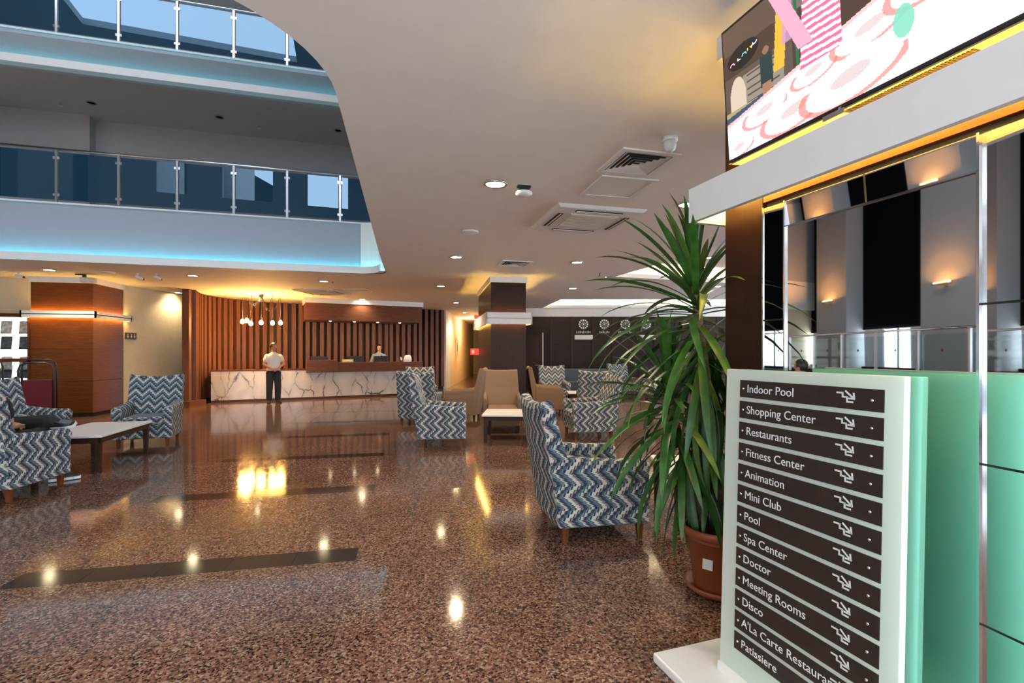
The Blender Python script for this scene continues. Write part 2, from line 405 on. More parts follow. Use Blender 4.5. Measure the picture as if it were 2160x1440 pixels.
trB = [tuple(c2), tuple(c2 - tv_dir * 6.0), tuple(c2 - tv_dir * 6.0 + r2 * 4.2), tuple(c2 + r2 * 4.2)]
outer = [(-8.7, -3.2), (14.7, -3.2), (14.7, 36), (-27.2, 36)]
ceiling = flat_poly('ceiling', [outer, void[::-1], trA[::-1], trB[::-1]], H, 'paint', up=False, label='white lobby ceiling with rounded atrium opening', category='ceiling', **STRUCT)
mb = MB()
for L, z1 in ((void, 4.39), (trA, H + 0.32), (trB, H + 0.32)):
    for i in range(len(L)):
        a, b = L[i], L[(i + 1) % len(L)]
        if L is void and i in (len(L) - 4, len(L) - 1): continue
        mb.add([(a[0], a[1], H), (b[0], b[1], H), (b[0], b[1], z1), (a[0], a[1], z1)], [(0, 1, 2, 3)])
for L in (trA, trB):
    mb.add([(x, y, H + 0.32) for x, y in L], [(0, 1, 2, 3)])
mb.build('opening_edge', 'paint', ceiling)
# lips with light strips inside the trays
def inset_strip(L, k, off, z0, z1, th):
    a, b = Vector(L[k]), Vector(L[(k + 1) % len(L)]); d = (b - a).normalized(); n = Vector((-d.y, d.x))
    cen = sum((Vector(p) for p in L), Vector((0, 0))) / len(L)
    if n.dot(cen - (a + b) / 2) < 0: n = -n
    m = (a + b) / 2 + n * off
    return m, (b - a).length - 0.1, math.atan2(d.y, d.x)
for L, ks in ((trA, (0, 2, 3)), (trB, (0, 2, 3))):
    for k in ks:
        m, ln, rz = inset_strip(L, k, 0.16, 0, 0, 0)
        MB().box((0, 0, 0), (ln, 0.03, 0.10)).build('cove_lip', 'white', ceiling, loc=(m.x, m.y, H + 0.05), rz=rz)
        m, ln, rz = inset_strip(L, k, 0.07, 0, 0, 0)
        MB().box((0, 0, 0), (ln, 0.04, 0.015)).build('light_strip', 'ledwhite', ceiling, loc=(m.x, m.y, H + 0.03), rz=rz)
        MB().box((0, 0, 0), (ln, 0.17, 0.015)).build('cove_shelf', 'white', ceiling, loc=(m.x, m.y, H + 0.008), rz=rz)

# ------------------------------------------------------------------ atrium: balconies across the opening
def balcony(zlip, ztop, zrail, name, label):
    xr = -1.16
    a = Vector((-9.6, farY(-9.6))); b = Vector((xr, farY(xr))); d = (b - a).normalized(); n = Vector((d.y, -d.x))   # n towards the camera
    ang = math.atan2(d.y, d.x); mid = (a + b) / 2; L = (b - a).length
    t = thing(name, (mid.x, mid.y, 0), ang, label=label, category='balcony', **STRUCT)
    e = L / 2
    def ribbon(y0, y1, z0, z1, nm, mat):
        """straight run, then the rounded corner at the right end (radius 0.6 at the fascia)"""
        row = [(-e, y0, y1)]; rs_ = [[(-e, y0, z0), (-e, y1, z0), (-e, y1, z1), (-e, y0, z1)]]
        for k in range(11):
            q = math.radians(90 - 9 * k); c_, s_ = math.cos(q), math.sin(q)
            P_ = [(e + (0.6 + y) * c_, -0.6 + (0.6 + y) * s_) for y in (y0, y1)]
            rs_.append([(*P_[0], z0), (*P_[1], z0), (*P_[1], z1), (*P_[0], z1)])
        MB().rings(rs_).build(nm, mat, t)
    ribbon(0.0, 0.25, zlip + 0.02, ztop, 'fascia', 'fasciapaint')
    ribbon(-0.17, -0.13, zlip, zlip + 0.15, 'cove_lip', 'white')
    ribbon(-0.13, 0.0, zlip, zlip + 0.02, 'cove_shelf', 'white')
    ribbon(-0.08, -0.04, zlip + 0.03, zlip + 0.05, 'light_strip', 'ledcyan')
    ribbon(-0.02, 0.27, ztop, ztop + 0.03, 'coping', 'white')
    # railing: posts at their places along the edge
    xs = []
    for px in (116, 248, 372, 492, 605, 717):
        k = (px - 1080) / FPX; dd = farY(0) / (CT - k * ST)
        for _ in range(6):
            X = dd * (k * CT + ST); dd = farY(X) / (CT - k * ST)
        xs.append(dd * (k * CT + ST))
    step = (xs[-1] - xs[0]) / 5
    xs = [xs[0] - step] + xs + [xs[-1] + step, xs[-1] + 2 * step]
    loc = [((x - mid.x) / math.cos(ang)) for x in xs]
    MB().tube([(loc[0], 0.05, zrail), (loc[-1] + 0.2, 0.05, zrail)], 0.025, 10).build('handrail', 'steel', t, smooth=True)
    for i, x in enumerate(loc):
        p = MB().b2((x - 0.02, 0.03, ztop + 0.03), (x + 0.02, 0.07, zrail - 0.02)).build('post', 'steel', t)
        for z in (ztop + 0.16, zrail - 0.2): MB().b2((x - 0.055, 0.035, z), (x + 0.055, 0.065, z + 0.05)).build('glass_clamp', 'chrome', p)
        if i + 1 < len(loc):
            MB().b2((x + 0.035, 0.045, ztop + 0.09), (loc[i + 1] - 0.035, 0.055, zrail - 0.06)).build('glass_panel', 'blueglass', t)
    return t, mid, ang, e
balcony(H, 4.39, 5.47, 'balcony', 'lower atrium balcony with blue glass railing and cyan light strip')
balcony(6.97, 7.68, 8.76, 'balcony', 'upper atrium balcony with blue glass railing and cyan light strip')
bm_ = Vector((-7.5, farY(-7.5))); bang = math.atan(FS)
def bal_box(name, x0, x1, y0, y1, z0, z1, mat, **props):
    o = MB().b2((x0, y0, z0), (x1, y1, z1)).build(name, mat, loc=(bm_.x, bm_.y, 0), rz=bang, **props); return o
bal_box('floor_gallery', -2.1, 9.5, 0.25, 2.4, 4.1, 4.36, 'paint', label='lower gallery floor behind the balcony', category='floor', **STRUCT)
bal_box('ceiling_gallery', -2.1, 9.5, 0.0, 2.4, 6.97, 7.6, 'greywall', label='grey underside of the upper gallery', category='ceiling', **STRUCT)
gw = bal_box('wall_gallery', -2.1, 9.5, 2.2, 2.4, 4.36, 11.5, 'greywall', label='grey wall at the back of both galleries', category='wall', **STRUCT)
MB().b2((-2.1, 1.95, 4.36), (0.35, 2.2, 6.97)).build('pilaster', 'greywall', gw)
# upper shell of the atrium with its skylight and high windows behind the photographer
MB().b2((-17, -0.3, 11.5), (0.8, 4.7, 11.7)).b2((-17, 8.1, 11.5), (0.8, 14.5, 11.7)).b2((-17, 4.7, 11.5), (-9.0, 8.1, 11.7)).b2((-3.0, 4.7, 11.5), (0.8, 8.1, 11.7)).build('ceiling_atrium', 'greywall', label='atrium roof slab around the skylight', category='ceiling', **STRUCT)
wall_seg('wall_atrium', (-16.6, 13.56), (-9.65, 13.56), H + 0.005, 11.6, 0.2, 'greywall', label='grey atrium wall above the brochure shelf', category='wall', **STRUCT)
wall_seg('wall_atrium', (-9.66, 11.0), (-9.66, 13.5), H + 0.005, 11.6, 0.16, 'greywall', label='grey wall closing the ends of the galleries', category='wall', **STRUCT)
wall_seg('wall_atrium', (0.75, 1.0), (0.75, 14.0), H + 0.02, 11.6, 0.2, 'greywall', label='grey side wall of the atrium above the lobby ceiling', category='wall', **STRUCT)
mbw = MB()
for x0, x1 in ((-11.2, -8.2), (-7.2, -6.0), (-4.2, -2.9), (-1.3, 0.8)): mbw.b2((x0, 0.9, H + 0.02), (x1, 1.1, 11.6))
for x0, x1 in ((-8.2, -7.2), (-6.0, -4.2), (-2.9, -1.3)): mbw.b2((x0, 0.9, H + 0.02), (x1, 1.1, 7.6)); mbw.b2((x0, 0.9, 9.4), (x1, 1.1, 11.6))
mbw.build('wall_front', 'greywall', label='grey atrium wall with high windows behind the photographer', category='wall', **STRUCT)
# small fittings in the grey gallery ceiling
for px, py, kind in ((193, 217, 'd'), (463, 247, 'd'), (713, 275, 'd'), (127, 216, 's'), (547, 264, 's')):
    x, y = C(px, py, 6.97)
    if kind == 'd':
        MB().lathe([(0.10, 0.0), (0.10, -0.012), (0.075, -0.012), (0.07, 0.01)], n=20).build('ceiling_downlight', 'offlamp', loc=(x, y, 6.97), smooth=True, label='unlit downlight in grey gallery ceiling, ' + {193: 'first', 463: 'second', 713: 'third'}[px] + ' from the far end of the balcony', category='downlight', group='unlit gallery downlights')
    else:
        MB().lathe([(0.012, 0), (0.012, -0.06), (0.04, -0.065), (0.04, -0.075), (0.01, -0.08)], n=12).build('fire_sprinkler', 'steel', loc=(x, y, 6.97), label='small sprinkler head in gallery ceiling ' + ('beside first downlight' if px < 300 else 'between second and third downlights'), category='sprinkler', group='gallery sprinklers')

# ------------------------------------------------------------------ outer walls
mbw = MB().b2((-8.7, -3.2, 0), (-8.0, -3, H)).b2((5.2, -3.2, 0), (14.5, -3, H)).b2((-8.0, -3.2, 0), (5.2, -3, 0.15)).b2((-8.0, -3.2, 3.1), (5.2, -3, H))
for x in (-7, -4.8, -2.6, -0.4, 1.8, 3.6): mbw.b2((x - 0.05, -3.15, 0.15), (x + 0.05, -3.05, 3.1))
mbw.build('wall_entrance', 'white', label='entrance wall with tall windows behind the photographer', category='wall', **STRUCT)
mbw = MB().b2((14.5, -3, 0), (14.7, 24, 0.15)).b2((14.5, -3, 3.05), (14.7, 24, H + 0.4))  # window openings added in this unseen wall to let daylight in
for i in range(10): mbw.b2((14.5, -3 + i * 2.7, 0.15), (14.7, -2.85 + i * 2.7, 3.05))
mbw.build('wall_right', 'white', label='unseen wall far beyond the television pillar, glazing added for daylight', category='wall', **STRUCT)
# left window wall: white pillars, black panels, low windows and curtains (seen in the mirror)
lw0 = Vector((3.92, .47)) + 12.6 * Vector((-.903, -.429)); lwd = Vector((-.429, .903))
lrz = math.atan2(lwd.y, lwd.x)
def lwp(s, off=0.0): p = lw0 + lwd * s + Vector((.903, .429)) * off; return p
wl_ = thing('wall_left', (lw0.x, lw0.y, 0), lrz, label='window wall of white pillars and black panels beside the atrium', category='wall', **STRUCT)
def lbox(name, s0, s1, o0, o1, z0, z1, mat, parent=wl_): return MB().b2((s0, -o1, z0), (s1, -o0, z1)).build(name, mat, parent)
for k in range(6):
    s0 = -1.2 + 4.9 * k
    lbox('pillar', s0 - 0.85, s0 + 0.85, -0.1, 0.6, 0, 11.5, 'pillar')
    lbox('black_panel', s0 + 0.85, s0 + 4.05, -0.1, 0.0, 2.3, 11.5, 'darkpanel')
    lbox('window_sill', s0 + 0.85, s0 + 4.05, -0.1, 0.05, 0, 1.0, 'darkpanel')
    lbox('window_mullion', s0 + 2.4, s0 + 2.5, -0.06, 0.0, 1.0, 2.3, 'steel')
    mb = MB()
    for a in (0.9, 2.9):
        mb.rings([[(s0 + a + 0.9 * i / 24, -0.10 - 0.03 * math.sin(i * 1.6) - (0.02 if r else 0), z) for i in range(25)] + [(s0 + a + 0.9 * i / 24, -0.08 - 0.03 * math.sin(i * 1.6), z) for i in range(24, -1, -1)] for r, z in ((0, 1.0), (1, 2.3))])
    mb.build('curtain', 'curtain', wl_)
    sc = thing('wall_sconce', (*lwp(s0, 0.6), 3.4), lrz, label='slim steel wall sconce glowing orange on ' + ['first', 'second', 'third', 'fourth', 'fifth', 'sixth'][k] + ' white pillar of the window wall', category='sconce', group='sconces on the white pillars')
    MB().tube([(-0.3, -0.14, 0), (0.3, -0.14, 0)], 0.035, 10).build('tube', 'steel', sc, smooth=True)
    MB().b2((-0.05, -0.12, -0.06), (0.05, 0.0, 0.0)).build('bracket', 'steel', sc)
    MB().b2((-0.26, -0.155, 0.032), (0.26, -0.125, 0.04)).build('lamp_slot', emit('sconce_glow', (1, 0.42, 0.08), 12), sc)
    lamp('AREA', 'sconce_light', sc, (0, -0.13, 0.05), 26, (1.0, 0.42, 0.10), (PI + 0.22, 0, 0), 0.5, size_y=0.05)
MB().b2((-6, 0.1, 0), (30, 0.3, 1.0)).b2((-6, 0.1, 2.3), (30, 0.3, 11.5)).build('panel_backing', 'darkpanel', wl_)
# raised terrace with glass balustrade beside that wall
r0 = Vector((3.92, .47)) + 9.1 * Vector((-.903, -.429))
tr = thing('terrace_railing', (r0.x, r0.y, 0), lrz, label='steel and clear glass railing along the raised terrace', category='railing')
MB().b2((2, 0.05, 0), (22, 3.4, 0.92)).build('terrace_step', 'darkpanel', loc=(r0.x, r0.y, 0), rz=lrz, label='raised dark terrace below the window wall', category='terrace', **STRUCT)
MB().tube([(2, 0.1, 2.02), (17.5, 0.1, 2.02)], 0.028, 10).build('handrail', 'chrome', tr, smooth=True)
for i in range(13):
    s = 2.2 + 1.27 * i
    p = MB().b2((s - 0.025, 0.075, 0.92), (s + 0.025, 0.125, 2.0)).build('post', 'steel', tr)
    if i < 12:
        g = MB().b2((s + 0.05, 0.095, 1.0), (s + 1.22, 0.105, 1.9)).build('glass_panel', 'clearglass', tr)
        MB().lathe([(0.035, -0.001), (0.035, 0.001)], n=14).build('warning_dot', 'red', g, loc=(s + 0.63, 0.09, 1.55)).rotation_euler[0] = PI / 2

# ------------------------------------------------------------------ left part: teak column, brochure shelf, cream wall
def strip_box(p, a, b, mat, name): return MB().b2(a, b).build(name, mat, p)
def column(name, loc, rz, w, dp, mat, zb0, zb1, pan_z, label, seams=True, gap=0.008, cap=0.13):
    """core block, veneer panels on the four sides, white cap, and a light band with strips above and below"""
    t = MB().b2((-w / 2 + 0.02, -dp / 2 + 0.02, 0), (w / 2 - 0.02, dp / 2 - 0.02, H)).build(name, 'darkgap', loc=loc, rz=rz, label=label, category='column', **STRUCT)
    zs = pan_z
    for i in range(len(zs) - 1):
        z0, z1 = zs[i] + gap / 2, zs[i + 1] - gap / 2
        for s in (-1, 1):
            MB().b2((-w / 2, s * dp / 2 - s * 0.025, z0), (w / 2, s * dp / 2, z1)).build('panel', mat, t)
            MB().b2((s * w / 2 - s * 0.025, -dp / 2 + 0.026, z0), (s * w / 2, dp / 2 - 0.026, z1)).build('panel', mat, t)
    e = 0.03
    MB().b2((-w / 2 - e, -dp / 2 - e, H - cap), (w / 2 + e, dp / 2 + e, H)).build('cap', 'white', t)
    o = 0.13
    bd = MB()
    for s in (-1, 1):
        bd.b2((-w / 2 - o, s * (dp / 2 + o), zb0), (w / 2 + o, s * (dp / 2 + o - 0.03), zb1))
        bd.b2((s * (w / 2 + o), -dp / 2 - o, zb0), (s * (w / 2 + o - 0.03), dp / 2 + o, zb1))
    zm = (zb0 + zb1) / 2
    bd.b2((-w / 2 - o, -dp / 2 - o, zm - 0.01), (w / 2 + o, dp / 2 + o, zm + 0.01))
    bd.build('light_band', 'white', t)
    for z in (zm + 0.02, zm - 0.03):
        m2 = MB()
        for s in (-1, 1):
            m2.b2((-w / 2 - 0.05, s * (dp / 2 + 0.04), z), (w / 2 + 0.05, s * (dp / 2 + 0.06), z + 0.012))
            m2.b2((s * (w / 2 + 0.04), -dp / 2 - 0.04, z), (s * (w / 2 + 0.06), dp / 2 + 0.04, z + 0.012))
        m2.build('light_strip', 'ledwarm', t)
    return t
column('column', (-7.95, 13.84, 0), 0.0, 1.24, 1.24, 'teak', 2.30, 2.46, [0.08, 0.83, 1.58, 2.36, H - 0.12], 'golden teak column with glowing light band beside brochure shelf')
MB().b2((-8.6, 13.19, 0), (-7.3, 14.5, 0.08)).build('trim_1', 'blackstone', label='dark plinth under the teak column', category='plinth', **STRUCT)
wall_seg('wall_lounge', (-16.5, 13.75), (-8.57, 13.75), 0, H, 0.2, 'cream', label='cream wall behind the brochure shelf', category='wall', **STRUCT)
wall_seg('wall_corridor', (-7.45, 14.4), (-6.6, 17.3), 0, H, 0.15, 'cream', label='cream wall between teak column and slatted wall', category='wall', **STRUCT)
wd = (Vector((-6.6, 17.3)) - Vector((-7.45, 14.4))).normalized(); wn = Vector((wd.y, -wd.x))
wrz = math.atan2(wd.y, wd.x)
p = Vector((-7.45, 14.4)) + wd * 0.32 + wn * 0.09
rs = MB().b2((-0.17, -0.012, -0.09), (0.17, 0.012, 0.09)).build('restroom_sign', plain('sign_brown', lin(92, 78, 62), 0.4), loc=(p.x, p.y, 1.93), rz=wrz, label='small brown restroom sign with white figures on cream wall', category='sign')
for k, x in enumerate((-0.1, 0.01, 0.11)):
    m = MB()
    if k == 0: m.lathe([(0.03, -0.001), (0.03, 0.001)], c=(x, 0.02, 0), n=14)
    m.b2((x - 0.012, -0.016, -0.05), (x + 0.012, -0.013, 0.02)).b2((x - 0.022, -0.016, -0.02), (x + 0.022, -0.013, 0.0)).b2((x - 0.012, -0.016, 0.03), (x + 0.012, -0.013, 0.055))
    m.build('figure_symbol', 'letter', rs)
q0 = Vector((-7.45, 14.4)) + wn * 0.085
MB().box((0, 0, 0.05), (3.0, 0.02, 0.10)).build('baseboard_corridor', 'counterwood', loc=((q0 + wd * 1.5).x, (q0 + wd * 1.5).y, 0), rz=wrz, label='brown baseboard along the cream corridor wall', category='baseboard', **STRUCT)
# brochure shelf
bs = thing('brochure_shelf', (-9.95, 13.45, 0), 0, label='backlit wooden brochure shelf against cream wall', category='shelf')
MB().b2((-1.3, 0.16, 0.05), (1.3, 0.2, 2.38)).build('back_panel', 'glow_shelf', bs)
for x in (-1.3, 0.0, 1.24): MB().b2((x, -0.12, 0), (x + 0.07, 0.2, 2.4)).build('upright', 'teak', bs)
for z in (0.0, 0.62, 1.28, 2.32): MB().b2((-1.3, -0.12, z), (1.3, 0.2, z + 0.08)).build('shelf_board', 'teak', bs)
for z in (0.85, 1.05, 1.52, 1.88): MB().b2((-1.22, -0.02, z), (1.23, 0.15, z + 0.02)).b2((-1.22, -0.04, z), (1.23, -0.02, z + 0.09)).build('acrylic_tray', 'clearglass', bs)
cols = [lin(60, 90, 150), lin(210, 205, 195), lin(90, 130, 70), lin(180, 60, 90), lin(70, 80, 90), lin(200, 170, 90)]
bmats = [plain('brochure_print_%d' % i, c, 0.5, nscale=14, var=0.5) for i, c in enumerate(cols)]
kb = 0
for z, row in ((0.87, 'lowest'), (1.07, 'second'), (1.54, 'third'), (1.90, 'top')):
    for c_ in (4, 5, 6):
        x = -1.12 + 0.36 * c_ + 0.06
        b = MB().box((0, 0, 0.15), (0.21, 0.015, 0.30), rot=Matrix.Rotation(-0.12, 3, 'X')).build('brochure', bmats[(kb * 5 + c_) % 6], loc=(-9.95 + x, 13.47, z + 0.032), label='brochure in the %s row of the lit shelf, %s from the teak column' % (row, {6: 'first', 5: 'second', 4: 'third'}[c_]), category='brochure', group='brochures on the lit shelf')
        kb += 1
# luggage trolleys beside the column
def trolley(l, d, rz, label):
    x, y = W(l, d); t = thing('luggage_trolley', (x, y, 0), rz, label=label, category='trolley', group='luggage trolleys')
    for yy, hh in ((0.0, 1.36), (0.16, 1.30)):
        MB().tube([(-0.25, yy, 0.14), (-0.25, yy, hh - 0.14), (-0.22, yy, hh - 0.04), (-0.13, yy, hh), (0.13, yy, hh), (0.22, yy, hh - 0.04), (0.25, yy, hh - 0.14), (0.25, yy, 0.14)], 0.016, 8).build('tube_frame', 'black', t, smooth=True)
    MB().b2((-0.23, 0.02, 0.2), (0.23, 0.05, 0.98)).build('back_board', 'red', t, bevel=0.01)
    MB().b2((-0.26, -0.5, 0.12), (0.26, 0.18, 0.16)).build('platform', 'black', t)
    for sx in (-0.22, 0.22):
        for sy in (-0.42, 0.12): MB().lathe([(0.02, -0.02), (0.06, -0.02), (0.06, 0.02), (0.02, 0.02)], n=14).build('wheel', 'black', t, loc=(sx, sy, 0.06)).rotation_euler[1] = PI / 2
trolley(-9.0, 9.3, rz_of(0.5, -1), 'red and black luggage trolley in front of the teak column')
trolley(-10.15, 9.4, rz_of(0.6, -1), 'black luggage trolley in front of the brochure shelf')

# ------------------------------------------------------------------ reception: curved slatted wall, counter, canopy
sp = [(-6.02, 15.15), (-6.22, 16.25), (-5.9, 17.35), (-4.95, 18.35), (-3.3, 18.85), (-1.8, 19.4), (0.0, 19.95), (1.35, 20.4)]
def cr(P, t):
    n = len(P) - 1; i = min(int(t), n - 1); u = t - i
    p0, p1, p2, p3 = (Vector(P[max(i - 1, 0)]), Vector(P[i]), Vector(P[i + 1]), Vector(P[min(i + 2, n)]))
    return 0.5 * ((2 * p1) + (-p0 + p2) * u + (2 * p0 - 5 * p1 + 4 * p2 - p3) * u * u + (-p0 + 3 * p1 - 3 * p2 + p3) * u ** 3)
pts = [cr(sp, i / 40 * 7 / 7 * 7 / 7) if False else cr(sp, i * 7 / 280) for i in range(281)]
mb = MB(); bk = []
for i in range(0, 281, 7):
    a = pts[max(i - 1, 0)]; b = pts[min(i + 1, 280)]; d = (b - a).normalized(); n = Vector((-d.y, d.x)); bk.append((pts[i] + n * 0.12, pts[i] + n * 0.2))
mb.rings([[(a.x, a.y, 0), (b.x, b.y, 0), (b.x, b.y, H), (a.x, a.y, H)] for a, b in bk])
wr = mb.build('wall_reception', 'slatback', label='curved reception wall of upright walnut slats', category='wall', **STRUCT)
acc = 0.0; nxt = 0.05; prevp = pts[0]; sm = MB().b2((-0.065, -0.11, 0.10), (0.065, 0.11, H - 0.005)).mesh('slat', 'slat')
k = 0
for i in range(1, 281):
    acc += (pts[i] - prevp).length; prevp = pts[i]
    if acc >= nxt:
        d = (pts[min(i + 1, 280)] - pts[i - 1]).normalized()
        o = bpy.data.objects.new('slat', sm); COL.objects.link(o); o.parent = wr; o.location = (pts[i].x, pts[i].y, 0); o.rotation_euler[2] = math.atan2(d.y, d.x)
        nxt += 0.235; k += 1
MB().b2((-0.35, -0.2, 0), (0.3, 0.16, 0.16)).build('plinth', 'counterwood', wr, loc=(-6.02, 15.2, 0), rz=1.3)
MB().b2((-0.05, -0.10, 0), (0.05, 0.10, H)).build('end_post', 'slat', wr, loc=(-6.08, 15.02, 0), rz=1.3)
# counter
A0 = Vector((-5.81, 15.94)); ca = math.radians(15); cu_ = Vector((math.cos(ca), math.sin(ca)))
rc = thing('reception_counter', (A0.x, A0.y, 0), ca, label='long reception counter with veined marble front and walnut top section', category='counter')
LC = 6.35; SW = 2.60
MB().b2((0, 0.04, 0), (LC, 0.58, 0.07)).build('plinth', 'counterwood', rc)
MB().b2((0, 0, 0.07), (LC, 0.06, 0.93)).b2((0, 0.06, 0.07), (0.06, 0.58, 0.93)).build('marble_front', 'marble', rc)
MB().b2((-0.01, -0.01, 0.93), (SW, 0.60, 0.97)).build('low_worktop', 'teak', rc, bevel=0.004)
MB().b2((SW, -0.10, 0.86), (SW + 0.95, 0.35, 1.25)).build('raised_block', 'counterwood', rc, bevel=0.006)
MB().b2((SW + 0.952, -0.08, 0.86), (LC + 0.05, 0.35, 1.17)).build('upper_counter', 'counterwood', rc, bevel=0.006)
MB().b2((SW, 0.35, 0.70), (LC, 0.95, 0.74)).build('staff_desk', 'counterwood', rc)
def on_counter(s, o): v = A0 + cu_ * s + Vector((-cu_.y, cu_.x)) * o; return v
for s, which in ((SW + 0.45, 'behind the raised walnut block'), (SW + 1.62, 'behind the small reception sign'), (SW + 2.5, 'in front of the receptionist')):
    v = on_counter(s, 0.62); t = thing('computer_monitor', (v.x, v.y, 0.74), ca, label='black computer monitor seen from behind, ' + which, category='monitor', group='monitors on the reception counter')
    MB().b2((-0.27, -0.02, 0.29), (0.27, 0.03, 0.63)).build('screen', 'black', t, bevel=0.01); MB().b2((-0.03, -0.05, 0.02), (0.03, -0.02, 0.65)).build('stand', 'black', t); MB().b2((-0.12, -0.1, 0), (0.12, 0.1, 0.02)).build('foot', 'black', t)
v = on_counter(SW + 1.28, 0.05)
t = MB().box((0, 0, 0.055), (0.36, 0.03, 0.11), rot=Matrix.Rotation(-0.25, 3, 'X')).build('reception_sign', plain('sign_beige', lin(150, 140, 110), 0.5), loc=(v.x, v.y, 1.17), rz=ca, label='small beige reception name sign standing on the counter', category='sign')
text_mesh('lettering', 'RECEPTION', 0.055, 'letter', t, (-0.15, -0.022, 0.035), (PI / 2 - 0.25, 0, 0))
v = on_counter(SW + 3.05, 0.1)
t = thing('payment_terminal', (v.x, v.y, 1.17), ca + 0.5, label='small dark payment terminal on walnut counter', category='terminal')
MB().box((0, 0, 0.09), (0.10, 0.04, 0.2), rot=Matrix.Rotation(-0.4, 3, 'X')).build('body', 'black', t, bevel=0.008); MB().box((0, -0.03, 0.11), (0.075, 0.01, 0.11), rot=Matrix.Rotation(-0.4, 3, 'X')).build('screen', 'steel', t)
v = on_counter(SW + 3.3, 0.12)
t = thing('paper_bag', (v.x, v.y, 1.17), ca, label='crumpled white bag standing on the reception counter', category='bag')
m = MB(); m.rings([[(a * 0.16 * s_ + 0.02 * math.sin(5 * z), b_ * 0.10 * s_, z) for a, b_ in ((-1, -1), (0, -1.2), (1, -1), (1.1, 0), (1, 1), (0, 1.1), (-1, 1), (-1.1, 0))] for z, s_ in ((0, 1), (0.1, 1.08), (0.2, 0.95), (0.27, 0.75), (0.30, 0.4))]); m.build('bag_body', 'plastic', t)
MB().b2((-0.12, -0.06, 0.24), (-0.02, -0.04, 0.26)).build('fold', 'black', t); t.scale = (0.75, 0.75, 0.8)
# canopy over the counter
cv = on_counter(SW - 0.02, 0.0)
cn = thing('reception_canopy', (cv.x, cv.y, 0), ca, label='walnut canopy box hanging over the reception counter', category='canopy', **STRUCT)
LCN = 3.78
MB().b2((0, -0.1, 2.54), (LCN, 1.1, 3.09)).build('fascia_box', 'counterwood', cn)
MB().b2((-0.04, -0.14, 3.09), (LCN + 0.04, 1.14, H)).build('white_cap', 'white', cn)
for i in range(4):
    x = 0.75 + 0.76 * i
    MB().lathe([(0.055, 0), (0.055, -0.02), (0.042, -0.02), (0.04, -0.005)], n=18).build('spot_trim', 'white', cn, loc=(x, 0.02, 2.54))
    MB().lathe([(0.04, 0), (0.03, -0.018), (0.01, -0.026)], n=14).build('spot_lens', 'lamp', cn, loc=(x, 0.02, 2.535))
    lamp('SPOT', 'canopy_spot', cn, (x, 0.02, 2.50), 26, (1, 0.72, 0.40), (0.5, 0, 0), 0.04, 150)
# hanging bulbs
x, y = C(551, 620); ch = thing('pendant_lamp', (x, y, H), 0, label='cluster pendant lamp with bare glowing bulbs hanging on looped black cables', category='lamp')
MB().lathe([(0.07, 0), (0.07, -0.05), (0.05, -0.10), (0.02, -0.11)], n=18).build('ceiling_rose', 'brass', ch, smooth=True)
for i, (dx, dy, zb) in enumerate(((-0.52, 0.0, -0.82), (-0.33, -0.22, -0.80), (-0.36, 0.25, -0.86), (0.0, 0.0, -0.84), (0.36, -0.18, -0.86), (0.50, 0.16, -0.83))):
    cab = MB(); sw = [Vector((0.02, 0, -0.08))]
    if abs(dx) > 0.1:
        for u in (0.25, 0.5, 0.75): sw.append(Vector((dx * u, dy * u, -0.08 - 0.42 * math.sin(PI * u) * (0.6 + 0.1 * i))))
        sw.append(Vector((dx, dy, -0.01))); sw.append(Vector((dx, dy, -0.3)))
    sw.append(Vector((dx, dy, zb + 0.14)))
    cab.tube(sw, 0.006, 6); c_ = cab.build('cable', 'brass', ch, smooth=True)
    MB().lathe([(0.012, 0.15), (0.028, 0.14), (0.028, 0.07), (0.02, 0.06)], c=(dx, dy, zb), n=12).build('lamp_socket', 'brass', ch, smooth=True)
    MB().lathe([(0.018, 0.07), (0.03, 0.05), (0.058, 0.01), (0.064, -0.02), (0.055, -0.055), (0.03, -0.078), (0.005, -0.084)], c=(dx, dy, zb), n=16).build('bulb', 'bulb', ch, smooth=True)
    lamp('POINT', 'bulb_light', ch, (dx, dy, zb - 0.02), 220, (1, 0.50, 0.13), size=0.07)

# ------------------------------------------------------------------ centre column, dark clock wall, corridor
c0 = Vector(W(-0.08, 11.34)); cd_ = Vector((math.sin(math.radians(2)), math.cos(math.radians(2)))); cc = c0 + cd_ * 1.45
column('column', (cc.x, cc.y, 0), -math.radians(2), 0.82, 2.9, 'darkwood', 2.15, 2.42, [0.0, 2.28, H - 0.12], 'dark wood column with glowing white band in the middle of the lobby')
A_, B_ = wl(-1.1, 19.5), wl(10.5, 19.5); wdv = (B_ - A_).normalized(); wrz2 = math.atan2(wdv.y, wdv.x); wnn = Vector((wdv.y, -wdv.x))
wb = wall_seg('wall_back', A_, B_, 0, 3.7, 0.12, 'darkgap', label='dark wenge panelled back wall carrying the city clocks', category='wall', **STRUCT)
LW = (B_ - A_).length; mid = (A_ + B_) / 2
def wbx(px): return (px - 1080) / FPX * 19.4 + 1.1 - LW / 2     # along the wall, local
edges = [-LW / 2] + [wbx(p_) for p_ in (1163, 1207, 1251, 1294, 1338, 1382, 1426, 1470, 1514, 1558)] + [LW / 2]
for i in range(len(edges) - 1):
    x0, x1 = edges[i], edges[i + 1]
    for j in range(13):
        z0 = 0.08 + j * 0.217
        MB().b2((x0 + 0.05, -0.085, z0 - 1.85), (x1 - 0.05, -0.06, z0 + 0.213 - 1.85)).build('plank', 'wenge', wb)
    MB().b2((x0 - 0.05, -0.11, -1.85), (x0 + 0.05, -0.06, 2.92 - 1.85)).build('stile', 'darkwood', wb)
MB().b2((-LW / 2, -0.12, 2.92 - 1.85), (LW / 2, -0.02, 3.55 - 1.85)).build('fascia_board', 'white', wb)
